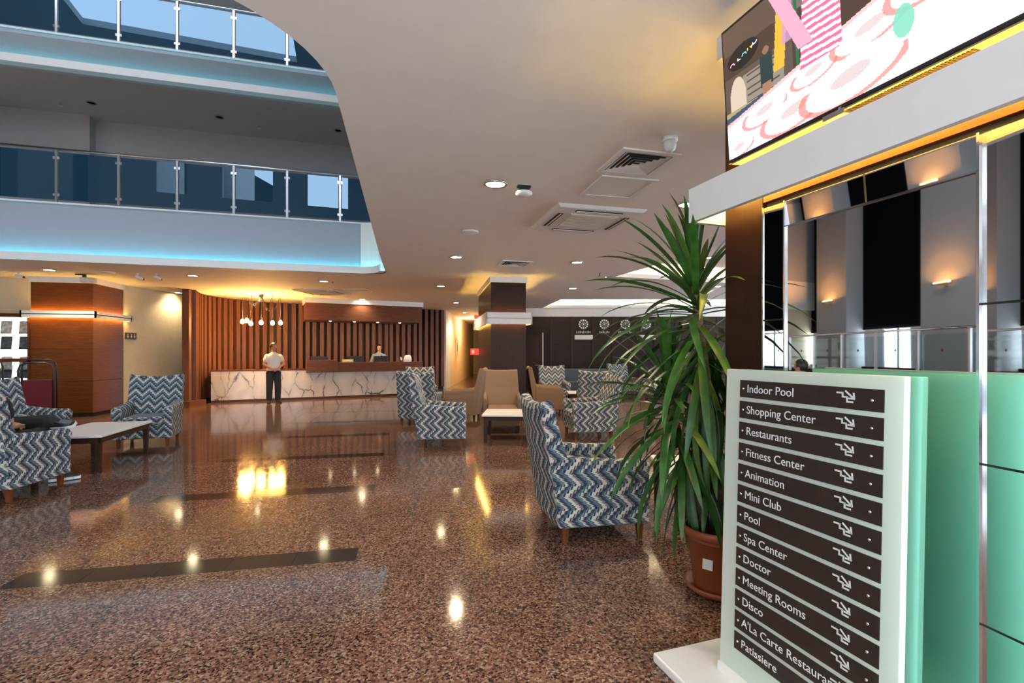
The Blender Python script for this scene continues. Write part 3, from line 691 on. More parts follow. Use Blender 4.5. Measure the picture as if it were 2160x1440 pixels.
def onwall(px, z, out=0.1): v = A_ + wdv * ((px - 1080) / FPX * 19.4 + 1.1) + wnn * out; return (v.x, v.y, z)
for px, city in ((1230.5, 'LONDON'), (1274.5, 'BERLIN'), (1318.5, 'ANTALYA'), (1362.5, '')):
    t = thing('wall_clock', onwall(px, 2.62, 0.13), wrz2, label='white openwork wall clock ' + ('above the city name ' + city.title() if city else 'half hidden by yucca leaves beside the Antalya clock'), category='clock', group='city clocks on the dark wall')
    m = MB()
    for k in range(12):
        a = k * PI / 6; m.lathe([(0.034, -0.006), (0.034, 0.006)], c=(0, 0, 0), n=10)
    m = MB(); ring = MB()
    for k in range(12):
        a = k * PI / 6; cx, cz = 0.165 * math.sin(a), 0.165 * math.cos(a)
        n_ = 12; m.rings([[(cx + 0.034 * math.cos(2 * PI * j / n_), yy, cz + 0.034 * math.sin(2 * PI * j / n_)) for j in range(n_)] for yy in (-0.012, 0.0)])
        m.box((cx * 0.62, -0.006, cz * 0.62), (0.009, 0.01, 0.09), rot=Matrix.Rotation(a, 3, 'Y'))
    n_ = 16; m.rings([[(0.03 * math.cos(2 * PI * j / n_), yy, 0.03 * math.sin(2 * PI * j / n_)) for j in range(n_)] for yy in (-0.014, 0.0)])
    m.build('numeral_ring', 'letter', t)
    for k, nm in enumerate(('12', '1', '2', '3', '4', '5', '6', '7', '8', '9', '10', '11')):
        a = k * PI / 6; text_mesh('numeral', nm, 0.045, 'black', t, (0.165 * math.sin(a), -0.0135, 0.165 * math.cos(a) - 0.015), (PI / 2, 0, 0), 'CENTER', 0.0005)
    hr = {'LONDON': 10.2, 'BERLIN': 11.2, 'ANTALYA': 12.2}.get(city, 1.2)
    for nm, ln, a in (('hour_hand', 0.08, hr / 12 * 2 * PI), ('minute_hand', 0.12, 0.2 * 2 * PI)):
        MB().box((ln / 2 * math.sin(a), -0.018, ln / 2 * math.cos(a)), (0.012, 0.004, ln), rot=Matrix.Rotation(a, 3, 'Y')).build(nm, 'letter', t)
    if city:
        tt = thing('city_name', onwall(px, 2.26, 0.12), wrz2, label='white raised lettering ' + city + ' under its clock', category='lettering', group='city names on the dark wall')
        text_mesh('lettering', city, 0.13, 'letter', tt, (0, 0, 0), (PI / 2, 0, 0), 'CENTER', 0.006)
for px, l_ in ((1231, 'below the London clock'), (1363, 'beside the yucca below the fourth clock')):
    t = MB().b2((-0.36, -0.02, -0.09), (0.36, 0.02, 0.09)).build('wall_plate', 'white', loc=onwall(px, 2.10, 0.13), rz=wrz2, bevel=0.005, label='blank white plate on dark wall ' + l_, category='sign', group='white plates on the dark wall')
# door in the dark wall
t = thing('door_1', onwall(1117, 0, 0.10), wrz2, label='dark wooden door in the panelled wall behind the column', category='door', **STRUCT)
MB().b2((-0.5, -0.05, 0), (0.42, -0.01, 2.12)).build('door_leaf', 'darkwood', t)
MB().b2((-0.56, -0.06, 0), (-0.5, 0.0, 2.2)).b2((0.42, -0.06, 0), (0.50, 0.0, 2.2)).b2((-0.56, -0.06, 2.12), (0.50, 0.0, 2.2)).build('door_frame', 'wenge', t)
MB().b2((0.50, -0.07, 0), (0.55, 0.0, 2.28)).build('edge_strip', 'grille', t)
MB().tube([(0.33, -0.05, 1.0), (0.33, -0.10, 1.0), (0.20, -0.10, 1.0)], 0.012, 8).build('handle', 'chrome', t, smooth=True)
MB().lathe([(0.022, -0.005), (0.022, 0.005)], n=12).build('lock_rosette', 'chrome', t, loc=(0.33, -0.055, 0.9)).rotation_euler[0] = PI / 2
# corridor behind the slatted wall
wc = wall_seg('wall_passage', wl(-2.75, 21.4), wl(-2.75, 34), 0, H, 0.12, 'cream', label='cream corridor wall with a small framed picture', category='wall', **STRUCT)
wall_seg('wall_passage', wl(-1.1, 19.5), wl(-1.1, 34), 0, H, 0.12, 'cream', label='cream corridor wall behind the dark column', category='wall', **STRUCT)
wall_seg('wall_end', wl(-4, 34), wl(0, 34), 0, H, 0.12, 'cream', label='end wall of the corridor', category='wall', **STRUCT)
wall_seg('wall_return', (1.35, 20.45), wl(-2.75, 21.4), 0, H, 0.12, 'white', label='white wall end between slats and corridor', category='wall', **STRUCT)
v = wl(-2.68, 23.6); dirw = wl(0, 1) - wl(0, 0); rzp = math.atan2(dirw.y, dirw.x)
t = thing('framed_picture', (v.x, v.y, 1.35), rzp, label='small framed picture of a dark figure on the corridor wall', category='picture')
MB().b2((-0.35, -0.03, -0.02), (0.35, 0.0, 0.86)).build('frame', 'plastic', t); MB().b2((-0.31, -0.034, 0.02), (0.31, -0.028, 0.82)).build('print', 'cream', t); MB().b2((-0.09, -0.038, 0.2), (0.1, -0.033, 0.62)).build('figure', 'darkwood', t)
lamp('POINT', 'corridor_light', None, (*wl(-1.9, 25), 2.9), 60, (1, 0.72, 0.42), size=0.2)
def at_col(x, y, z): q = Matrix.Rotation(-math.radians(2), 2) @ Vector((x, y)); return (cc.x + q.x, cc.y + q.y, z)
MB().b2((-0.13, -0.02, -0.055), (0.0, 0.02, 0.055)).build('exit_sign', 'redsign', loc=at_col(-0.41, 1.38, 2.52), rz=-math.radians(2), label='small red exit sign projecting from the dark column', category='sign')
t = MB().b2((-0.24, -0.015, -0.09), (0.0, 0.015, 0.09)).build('fire_notice', 'redsign', loc=at_col(-0.41, 1.38, 1.52), rz=-math.radians(2), label='small red fire notice projecting from the side of the dark column', category='sign')
MB().b2((-0.20, -0.018, -0.05), (-0.13, -0.015, 0.05)).build('symbol', 'letter', t)
# ------------------------------------------------------------------ television pillar with bevelled mirror
K0 = wl(1.18, 2.70)                          # far lower corner of the pillar face
prz = math.atan2(-tv_dir.y, -tv_dir.x)      # local +x comes towards the camera, local -y faces the lobby
PW = 1.53
tp = MB().b2((0.02, 0.03, 0), (PW - 0.02, 1.2, H)).build('column', 'darkgap', loc=(K0.x, K0.y, 0), rz=prz, label='wide dark wood pillar carrying the television and mirror', category='column', **STRUCT)
def pb(name, a, b, mat, parent=tp, **k): return MB().b2(a, b).build(name, mat, parent, **k)
for z0, z1 in ((0.0, 2.335), (2.345, H - 0.13)):
    pb('panel', (0, 0, z0), (0.255, 0.03, z1), 'darkwood'); pb('panel', (PW - 0.255, 0, z0), (PW, 0.03, z1), 'darkwood')
    pb('panel', (0, 0.03, z0), (0.03, 1.2, z1), 'darkwood'); pb('panel', (PW - 0.03, 0.03, z0), (PW, 1.2, z1), 'darkwood')
pb('panel', (0.26, 0, 2.25), (PW - 0.26, 0.03, H - 0.13), 'teak')
pb('cap', (-0.03, -0.03, H - 0.13), (PW + 0.03, 1.23, H), 'white')
bd = MB().b2((-0.13, -0.14, 2.235), (PW + 0.13, -0.11, 2.425)).b2((-0.13, -0.11, 2.235), (-0.10, 1.3, 2.425)).b2((PW + 0.10, -0.11, 2.235), (PW + 0.13, 1.3, 2.425)).b2((-0.10, -0.11, 2.335), (PW + 0.10, 0.0, 2.355)).b2((-0.10, 0, 2.335), (0, 1.2, 2.355))
bd.build('light_band', 'white', tp)
pb('light_strip', (0.0, -0.06, 2.36), (PW, -0.04, 2.372), 'ledwarm'); pb('light_strip', (0.0, -0.06, 2.318), (PW, -0.04, 2.33), 'ledwarm')
pb('light_strip', (-0.06, 0.0, 2.36), (-0.04, 1.2, 2.372), 'ledwarm'); pb('light_strip', (-0.06, 0.0, 2.318), (-0.04, 1.2, 2.33), 'ledwarm')
# mirror: main sheet and bevelled border pieces with chrome joints
MX0, MX1, MZ0, MZ1, BW = 0.26, PW - 0.26, 0.05, 2.226, 0.126
pb('mirror_sheet', (MX0 + BW, 0.005, MZ0 + BW), (MX1 - BW, 0.03, MZ1 - BW), 'mirror')
def bevel_piece(x0, x1, z0, z1, side):
    y0, y1 = 0.0, 0.012
    m = MB()
    inn = {'l': (x1, None), 'r': (x0, None), 't': (None, z0), 'b': (None, z1)}[side]
    def yy(x, z):
        if side == 'l': return y0 if abs(x - x1) > 1e-6 else y1
        if side == 'r': return y0 if abs(x - x0) > 1e-6 else y1
        if side == 't': return y0 if abs(z - z0) > 1e-6 else y1
        return y0 if abs(z - z1) > 1e-6 else y1
    q = [(x0, z0), (x1, z0), (x1, z1), (x0, z1)]
    m.rings([[(x, yy(x, z), z) for x, z in q], [(x, 0.03, z) for x, z in q]])
    m.build('mirror_border', 'mirror', tp)
g = 0.004
for zz in ((0.05, 0.60), (0.60, 1.13), (1.13, 1.66), (1.66, 2.226)):
    bevel_piece(MX0 + g, MX0 + BW - g, zz[0] + g, zz[1] - g, 'l'); bevel_piece(MX1 - BW + g, MX1 - g, zz[0] + g, zz[1] - g, 'r')
xm = (MX0 + MX1) / 2
for a, b in ((MX0 + BW, xm), (xm, MX1 - BW)):
    bevel_piece(a + g, b - g, MZ1 - BW + g, MZ1 - g, 't'); bevel_piece(a + g, b - g, MZ0 + g, MZ0 + BW - g, 'b')
for x in (MX0, MX0 + BW, MX1 - BW, MX1): pb('chrome_bead', (x - 0.004, -0.005, MZ0), (x + 0.004, 0.02, MZ1), 'chrome')
for z in (MZ1 - BW,): pb('chrome_bead', (MX0 + BW, -0.005, z - 0.003), (MX1 - BW, 0.02, z + 0.003), 'chrome')
pb('backing', (MX0, 0.012, MZ0), (MX1, 0.03, MZ1), 'darkgap')

# television
TVW, TVH = 1.18, 0.665
tvp = K0 - tv_dir * 0.163 + tv_nrm * 0.13
tv = thing('television', (tvp.x, tvp.y, 2.462), prz, label='large flat television showing a bright children\'s party scene', category='television')
tilt = Matrix.Rotation(0.07, 3, 'X')      # top leans out over the lobby
def tvb(name, a, b, mat, parent=tv, bevel=0.0):
    m = MB().b2(a, b); m.v = [tuple(tilt @ Vector(v)) for v in m.v]; return m.build(name, mat, parent, bevel=bevel)
case = tvb('casing', (0, 0.0, 0), (TVW, 0.05, TVH), 'black', bevel=0.004)
tvb('bottom_cover', (0.02, 0.004, -0.006), (TVW - 0.02, 0.075, 0.0), plain('tv_underside', lin(150, 132, 96), 0.4), case)
for i in range(40): tvb('vent_slot', (0.55 + i * 0.012, 0.02, -0.009), (0.557 + i * 0.012, 0.06, -0.005), 'black', case)
tvb('sensor_box', (0.53, -0.006, -0.02), (0.62, 0.03, 0.0), 'steel', case)
tvb('wall_bracket', (0.40, 0.05, 0.15), (0.8, 0.125, 0.5), 'black', tv)
# picture painted as colours of the screen grid
NX, NY = 300, 168
uu, vv = np.meshgrid((np.arange(NX) + .5) / NX, (np.arange(NY) + .5) / NY)
img = np.zeros((NY, NX, 3)); img[:] = lin(74, 56, 46)
def paint(mask, c, a=1.0): img[mask] = img[mask] * (1 - a) + np.array(lin(*c)) * a
def ellm(cu, cv, ru, rv, rot=0.0):
    x, y = uu - cu, (vv - cv) * TVH / TVW; c, s_ = math.cos(rot), math.sin(rot)
    return ((x * c + y * s_) / ru) ** 2 + ((-x * s_ + y * c) / rv) ** 2
paint(vv > 0.86 - 0.25 * uu, (120, 108, 104)); paint((vv > 0.80) & (uu < 0.3), (96, 78, 66))
paint((vv < 0.62) & (uu < 0.34), (96, 80, 70)); paint((uu > 0.10) & (uu < 0.30) & (vv > 0.34) & (vv < 0.58), (150, 140, 128))
for k in range(5): paint((uu > 0.12) & (uu < 0.28) & (abs(vv - (0.36 + k * 0.05)) < 0.006), (90, 70, 60))
paint(ellm(0.07, 0.42, 0.045, 0.10) < 1, (214, 196, 176)); paint(ellm(0.02, 0.30, 0.02, 0.02) < 1, (40, 110, 50))
paint((vv < 0.36) & (uu < 0.34), (176, 160, 112)); paint((abs(vv - 0.30 - 0.2 * uu) < 0.02) & (uu < 0.2), (60, 80, 110))
paint((uu > 0.19) & (uu < 0.25) & (vv > 0.40) & (vv < 0.62), (34, 58, 60)); paint(ellm(0.22, 0.65, 0.016, 0.016) < 1, (150, 110, 90))
paint((uu > 0.195) & (uu < 0.24) & (vv > 0.32) & (vv < 0.42), (170, 120, 96))
paint((abs(uu - 0.28 - 0.06 * (vv - 0.5)) < 0.025) & (vv > 0.45), (232, 182, 60)); paint((abs(uu - 0.31 - 0.05 * (vv - 0.5)) < 0.02) & (vv > 0.6), (206, 150, 200), 0.8)
paint((abs(uu - 0.36) < 0.008) & (vv > 0.3), (30, 110, 70)); paint((uu > 0.52) & (vv > 0.62), (40, 44, 78)); paint((uu > 0.6) & (vv > 0.60) & (vv < 0.9), (90, 130, 80), 0.6)
paint((abs(uu - 0.66) < 0.006) & (vv > 0.5), (220, 190, 60)); paint((uu > 0.7) & (vv > 0.8), (190, 140, 210))
paint(vv < 0.27 + 0.36 * uu, (252, 248, 252))
paint((vv < 0.27 + 0.36 * uu) & (vv > 0.245 + 0.36 * uu), (226, 150, 150), 0.6)
for cu, cv, ru in ((0.20, 0.23, 0.12), (0.42, 0.30, 0.10), (0.33, 0.12, 0.16), (0.62, 0.36, 0.14), (0.82, 0.44, 0.16), (0.55, 0.14, 0.2), (0.06, 0.06, 0.09)):
    e = ellm(cu, cv, ru, ru * 0.42, 0.15); paint((e < 1.0) & (e > 0.72) & (uu < cu + ru * 0.9) & (vv < cv + 0.03), (236, 120, 104), 0.75); paint(e < 0.72, (255, 246, 250)); paint(ellm(cu, cv + 0.01, ru * 0.35, ru * 0.12, 0.15) < 1, (224, 206, 206))
paint(ellm(0.72, 0.28, 0.03, 0.05) < 1, (120, 214, 186), 0.9)
torso = (uu > 0.37 + 0.05 * (vv - 0.4)) & (uu < 0.53) & (vv > 0.36) & (vv < 0.96)
paint(torso, (250, 232, 240)); paint(torso & (np.mod(vv * 22 + uu * 3, 1) < 0.48), (232, 110, 150))
paint((abs(uu - 0.34 + 0.25 * (vv - 0.72)) < 0.03) & (vv > 0.5) & (vv < 0.98), (236, 170, 196)); paint((vv > 0.94) & (uu > 0.36) & (uu < 0.56), (240, 180, 200)); paint(ellm(0.60, 0.86, 0.05, 0.035, 0.6) < 1, (238, 170, 200))
sgn = ellm(0.105, 0.735, 0.085, 0.05, 0.1) < 1; paint(sgn, (24, 22, 24))
mb = MB(); mx0, mz0 = 0.012, 0.016; sw_, sh_ = TVW - 0.024, TVH - 0.032
vs = [tuple(tilt @ Vector((mx0 + sw_ * i / NX, -0.002, mz0 + sh_ * j / NY))) for j in range(NY + 1) for i in range(NX + 1)]
me = bpy.data.meshes.new('screen'); me.from_pydata(vs, [], [(j * (NX + 1) + i, j * (NX + 1) + i + 1, (j + 1) * (NX + 1) + i + 1, (j + 1) * (NX + 1) + i) for j in range(NY) for i in range(NX)])
ca_ = me.color_attributes.new('picture', 'FLOAT_COLOR', 'CORNER')
colr = np.ones((NY * NX, 4, 4), dtype=np.float32); colr[:, :, :3] = img.reshape(-1, 1, 3)
ca_.data.foreach_set('color', colr.ravel())
m, nt, b = newmat('screen_picture'); at = nt.nodes.new('ShaderNodeVertexColor'); at.layer_name = 'picture'
nt.links.new(at.outputs[0], b.inputs['Emission Color']); b.inputs['Emission Strength'].default_value = 0.62; b.inputs['Base Color'].default_value = (0.01, 0.01, 0.01, 1); b.inputs['Roughness'].default_value = 0.15
me.materials.append(m); so = bpy.data.objects.new('screen', me); COL.objects.link(so); so.parent = tv
for k, (ch_, c_) in enumerate((('A', (226, 150, 190)), ('L', (240, 240, 240)), ('A', (110, 190, 220)), ('N', (240, 200, 70)), ('D', (236, 236, 236)))):
    q = tilt @ Vector((mx0 + sw_ * (0.035 + 0.027 * k + (0.012 if k else 0)), -0.0035, mz0 + sh_ * (0.70 + 0.012 * k)))
    text_mesh('sign_letter', ch_, 0.046, 'letter', so, q, (PI / 2 - 0.07, 0, 0), 'LEFT', 0.0003).data.materials[0] = emit('letter_' + ch_ + str(k), lin(*c_), 1.1)
q = tilt @ Vector((0.60, -0.001, 0.003)); text_mesh('brand_mark', 'LG', 0.011, 'letter', tv, q, (PI / 2 - 0.07, 0, 0), 'CENTER', 0.0003)

# ------------------------------------------------------------------ direction totem in front of the mirror
G0 = wl(0.955, 2.25)
tot = thing('direction_totem', (G0.x, G0.y, 0), prz, label='frosted glass direction totem with dark plates listing hotel facilities', category='sign')
SWD = 0.765; lean = Matrix.Rotation(-0.03, 3, 'X')
def tb(name, a, b, mat, parent=tot, bevel=0.0):
    mm = MB().b2(a, b); mm.v = [tuple(lean @ Vector(v)) for v in mm.v]; return mm.build(name, mat, parent, bevel=bevel)
MB().b2((-0.20, -0.22, 0.0), (SWD + 0.2, 0.28, 0.045)).build('base', 'plastic', tot, bevel=0.008)
face = tb('front_panel', (0, 0, 0.045), (SWD, 0.028, 1.425), 'signwhite', bevel=0.003)
tb('foot_rail', (0, -0.012, 0.045), (SWD, 0.0, 0.085), 'white', face)
tb('rear_panel', (0, 0.085, 0.045), (SWD, 0.11, 1.425), 'signgreen', bevel=0.003)
names = ['Indoor Pool', 'Shopping Center', 'Restaurants', 'Fitness Center', 'Animation', 'Mini Club', 'Pool', 'Spa Center', 'Doctor', 'Meeting Rooms', 'Disco', "A'La Carte Restaurant", 'Patissiere']
for i, nm in enumerate(names):
    zt = 1.378 - 0.0925 * i
    pl = tb('plate', (0.088, -0.004, zt - 0.075), (0.705, 0.0, zt), 'signplate', face)
    q = lean @ Vector((0.128, -0.0045, zt - 0.052)); text_mesh('lettering', nm, 0.049, 'letter', pl, q, (PI / 2 - 0.03, 0, 0), 'LEFT', 0.0005)
    ic = MB(); ox, oz = 0.545, zt - 0.020
    def seg(a, b_, w=0.006):
        a, b_ = Vector(a), Vector(b_); d = (b_ - a); L_ = d.length; ang = math.atan2(d.y, d.x); c_ = (a + b_) / 2
        ic.box((ox + c_.x, -0.005, oz + c_.y), (L_ + w, 0.001, w), rot=Matrix.Rotation(-ang, 3, 'Y'))
    for a, b_ in (((0, 0), (0.02, 0)), ((0.02, 0), (0.02, -0.014)), ((0.02, -0.014), (0.036, -0.014)), ((0.036, -0.014), (0.036, -0.03)), ((0.036, -0.03), (0.056, -0.03)), ((0.032, 0.006), (0.062, -0.018)), ((0.062, -0.018), (0.060, 0.0)), ((0.062, -0.018), (0.044, -0.018))): seg(a, b_)
    ic.v = [tuple(lean @ Vector(v)) for v in ic.v]; ic.build('stairs_symbol', 'letter', pl)
    for x in (0.108, 0.668):
        q = lean @ Vector((x, -0.004, zt - 0.038)); s_ = MB().ell((0, 0, 0), (0.006, 0.005, 0.006), 10, 6).build('screw', 'chrome', pl, smooth=True); s_.location = q

# ------------------------------------------------------------------ chairs and tables
def rounded_arm(side, w0, w1, zf, y0, y1, flare):
    prof = [(w0, 0.13), (w1, 0.13), (w1 + 0.005, zf - 0.16), (w1 + flare, zf - 0.09), (w1 + flare, zf - 0.035), (w1 - 0.01, zf), (w0 + 0.035, zf + 0.002), (w0 + 0.005, zf - 0.03), (w0, zf - 0.1)]
    m = MB(); rs_ = []
    for y, kz, bl in ((y1, 0.97, 0.0), (y1 - 0.03, 1.0, 0.0), (y1 - 0.25, 1.005, 0), (y0 + 0.25, 1.04, 0), (y0, 1.10, 0)):
        rs_.append([(side * x, y, 0.13 + (z - 0.13) * kz if z > 0.2 else z) for x, z in prof])
    m.rings(rs_); return m
def make_chair(kind):
    zig = kind == 'zig'; fab = 'zigzag' if zig else 'tan'; lg = 'legwood' if zig else 'tablewood'
    t = thing('armchair'); hw = 0.39 if zig else 0.36; zt = 1.09 if zig else 1.15; aw = 0.115 if zig else 0.07
    bev = 0.022
    MB().b2((-hw + 0.03, -0.33, 0.13), (hw - 0.03, 0.37, 0.36)).build('seat_base', fab, t, bevel=bev, uv=True)
    MB().b2((-hw + aw, -0.24, 0.345), (hw - aw, 0.395, 0.475)).build('seat_cushion', fab, t, bevel=0.035, seg=3, uv=True)
    for s in (-1, 1):
        rounded_arm(s, hw - aw, hw, 0.64 if zig else 0.66, -0.33, 0.385 if zig else 0.34, 0.018 if zig else 0.0).build('armrest', fab, t, bevel=0.014, seg=3, uv=True)
    m = MB(); rs_ = []; n = 8
    for i in range(n + 1):
        u = -1 + 2 * i / n
        ear = (0.045 if zig else 0.012) * abs(u) ** 2.2
        nar = 1.0
        prof = [(-0.36, 0.13), (-0.40, 0.40), (-0.455, 0.72), (-0.515, zt - 0.055 + ear), (-0.495, zt + ear - 0.012), (-0.44, zt + ear), (-0.41, zt - 0.03 + ear), (-0.335, 0.80), (-0.245 + 0.02 * abs(u) ** 2, 0.48), (-0.24, 0.13)]
        rs_.append([((hw - 0.004) * u * (1 - (0.0 if zig else 0.10) * max(0, (z - 0.5)) / 0.6), y - (0.0 if y > -0.3 else 0.02 * (1 - u * u)), z) for y, z in prof])
    m.rings(rs_); m.build('backrest', fab, t, bevel=0.012, seg=2, uv=True)
    for sx in (-1, 1):
        for sy, yy in ((1, 0.33), (-1, -0.30)):
            mm = MB().box((0, 0, 0.07), (0.055, 0.055, 0.14), taper=0.65); o = mm.build('leg', lg, t, loc=(sx * (hw - 0.07), yy, 0))
            o.rotation_euler = (0.0 if sy > 0 else 0.0, 0, 0)
    return t
pz, pt_ = make_chair('zig'), make_chair('tan')
first = {'zig': True, 'tan': True}
def chair(kind, l, d, fl, fd, label, group):
    src = pz if kind == 'zig' else pt_
    t = src if first[kind] else copy_tree(src)
    first[kind] = False
    x, y = W(l, d); t.location = (x, y, 0); t.rotation_euler[2] = rz_of(fl, fd)
    t['label'] = label; t['category'] = 'armchair'; t['group'] = group
    return t
GZ, GT = 'zigzag patterned armchairs', 'plain brown armchairs'
chair('zig', 0.651, 4.23, .98, .19, 'blue zigzag armchair standing alone beside the yucca, back turned to the dark strips', GZ)
chair('zig', -5.40, 5.17, -.10, .99, 'zigzag armchair in which the seated person rests one leg', GZ)
chair('zig', -7.15, 7.12, 1, 0.0, 'zigzag armchair behind the seated person, before the luggage trolley', GZ)
chair('zig', -5.98, 8.06, .38, -.92, 'zigzag armchair facing forward beyond the low table near the teak column', GZ)
chair('zig', -1.15, 8.08, .996, .085, 'blue zigzag armchair seen from the side beside the table with brown chairs', GZ)
chair('zig', -1.95, 10.42, 0.05, 1, 'zigzag armchair with its back to us, between reception counter and brown chair', GZ)
chair('zig', -2.40, 12.9, 0.25, -1, 'zigzag armchair in front of the reception counter, its patterned front towards us', GZ)
chair('zig', 1.38, 8.76, -.98, -.13, 'zigzag armchair beside the yucca, turned towards the table with brown chairs', GZ)
chair('zig', 1.86, 10.95, 0.1, 1, 'zigzag armchair with its back to us directly behind the one beside the yucca', GZ)
chair('zig', 1.22, 14.1, 0.1, -1, 'zigzag armchair facing us before the dark door', GZ)
chair('zig', 3.80, 16.6, 0.35, -1, 'zigzag armchair facing us below the Antalya clock', GZ)
chair('zig', 4.75, 15.9, -1, -0.3, 'zigzag armchair half hidden behind the yucca leaves', GZ)
chair('tan', -1.10, 11.0, -1, 0.1, 'plain brown armchair in profile, facing the reception side', GT)
chair('tan', -0.19, 9.42, 0.05, -1, 'plain brown armchair facing us behind the white topped table', GT)
chair('tan', 0.88, 12.0, 1, 0.05, 'plain brown armchair partly behind the dark column, facing the clock wall seats', GT)
def make_table(l, d, fl, fd, lx, ly, label, h=0.47):
    x, y = W(l, d); t = thing('coffee_table', (x, y, 0), rz_of(fl, fd), label=label, category='table', group='low white topped tables')
    MB().b2((-lx / 2, -ly / 2, h - 0.028), (lx / 2, ly / 2, h)).build('tabletop', 'tabletop', t, bevel=0.004)
    ap = MB(); ix, iy = lx / 2 - 0.03, ly / 2 - 0.03
    for s in (-1, 1): ap.b2((-ix, s * iy, h - 0.10), (ix, s * (iy - 0.025), h - 0.028)).b2((s * ix, -iy, h - 0.10), (s * (ix - 0.025), iy, h - 0.028))
    ap.build('apron', 'tablewood', t)
    for sx in (-1, 1):
        for sy in (-1, 1): MB().box((sx * (ix - 0.03), sy * (iy - 0.03), (h - 0.03) / 2), (0.06, 0.06, h - 0.03), taper=0.75).build('leg', 'tablewood', t)
make_table(-5.64, 6.62, -.25, .97, 0.78, 1.36, 'low white topped table beside the seated person')
make_table(0.13, 8.45, 0.05, 1, 1.22, 0.86, 'low white topped table in front of the brown armchair')
make_table(1.98, 4.46, .05, 1, 1.24, 0.86, 'low white topped table behind the yucca beside the lone armchair')
make_table(1.95, 12.75, .05, 1, 1.0, 0.8, 'low white topped table beyond the brown chair at the column')
make_table(2.75, 17.3, 0, 1, 0.8, 0.7, 'low white topped table in front of the grey sofa')
x, y = W(2.7, 18.4); t = thing('sofa', (x, y, 0), rz_of(0, -1), label='slate grey sofa against the dark clock wall', category='sofa')
MB().b2((-0.95, -0.4, 0.1), (0.95, 0.4, 0.42)).build('seat', 'greyfabric', t, bevel=0.03); MB().b2((-0.95, -0.42, 0.1), (0.95, -0.2, 0.88)).build('backrest', 'greyfabric', t, bevel=0.05)
for s in (-1, 1): MB().b2((s * 0.95, -0.4, 0.1), (s * 0.78, 0.4, 0.62)).build('armrest', 'greyfabric', t, bevel=0.04)

# ------------------------------------------------------------------ potted yucca
px_, py_ = W(1.30, 3.08)
yu = thing('potted_yucca', (px_, py_, 0), 0, label='tall yucca with long drooping leaves in a terracotta pot', category='plant')
MB().lathe([(0.155, 0.0), (0.195, 0.03), (0.20, 0.055), (0.185, 0.055), (0.15, 0.02)], n=32).build('saucer', 'terracotta', yu, smooth=True)
MB().lathe([(0.13, 0.02), (0.145, 0.04), (0.19, 0.36), (0.215, 0.365), (0.222, 0.41), (0.205, 0.415), (0.192, 0.40), (0.19, 0.34)], n=36, cap=False).build('pot', 'terracotta', yu, smooth=True)
MB().lathe([(0.02, 0.35), (0.12, 0.36), (0.186, 0.345)], n=24, cap=False).build('soil', 'soil', yu, smooth=True)
right = Vector(W(1, 0)); fw = Vector(W(0, 1))
def P3(a, b, z): v = right * a + fw * b; return Vector((v.x, v.y, z))
st = MB().b2((-0.03, -0.002, -0.03), (0.03, 0.002, 0.03)).build('price_sticker', 'plastic', yu); st.location = P3(-0.12, -0.135, 0.22); st.rotation_euler = (-0.12, 0, -TH - 0.7)
stems = [([P3(0.02, 0.0, 0.33), P3(0.0, 0.02, 0.8), P3(-0.06, 0.0, 1.2), P3(-0.13, -0.02, 1.68), P3(-0.155, -0.02, 1.94)], 0.033, 1.0, 112),
         ([P3(-0.06, 0.05, 0.33), P3(-0.14, 0.10, 0.7), P3(-0.24, 0.14, 1.10), P3(-0.28, 0.14, 1.30)], 0.026, 0.9, 86),
         ([P3(0.06, 0.07, 0.33), P3(0.08, 0.14, 0.6), P3(0.05, 0.18, 0.9), P3(0.03, 0.18, 1.05)], 0.024, 0.85, 60)]
mleaf = {}
def leaf_mesh(curl, L, pale):
    key = (round(curl, 1), round(L, 1), pale)
    if key in mleaf: return mleaf[key]
    n = 9; vs, fs = [], []; pos = Vector((0, 0, 0)); ang = 0.0
    for i in range(n + 1):
        u = i / n; w = 0.024 * (0.6 + 1.1 * u) * (1 - u ** 2.2) ** 0.8 if u < 1 else 0.0
        w = max(w, 0.0008); nrm = Vector((-math.sin(ang), 0, math.cos(ang)))
        vs += [pos + Vector((0, -w, 0)) + nrm * 0.30 * w, pos, pos + Vector((0, w, 0)) + nrm * 0.30 * w]
        pos = pos + Vector((math.cos(ang), 0, math.sin(ang))) * (L / n)
        ang -= curl / n * (0.5 + 1.2 * u)
    for i in range(n):
        a = 3 * i; fs += [(a, a + 3, a + 4, a + 1), (a + 1, a + 4, a + 5, a + 2)]
    me = bpy.data.meshes.new('leaf'); me.from_pydata([tuple(v) for v in vs], [], fs); me.materials.append(M['leafpale' if pale else 'leaf']); me.shade_smooth()
    mleaf[key] = me; return me
rng = random.Random(11)
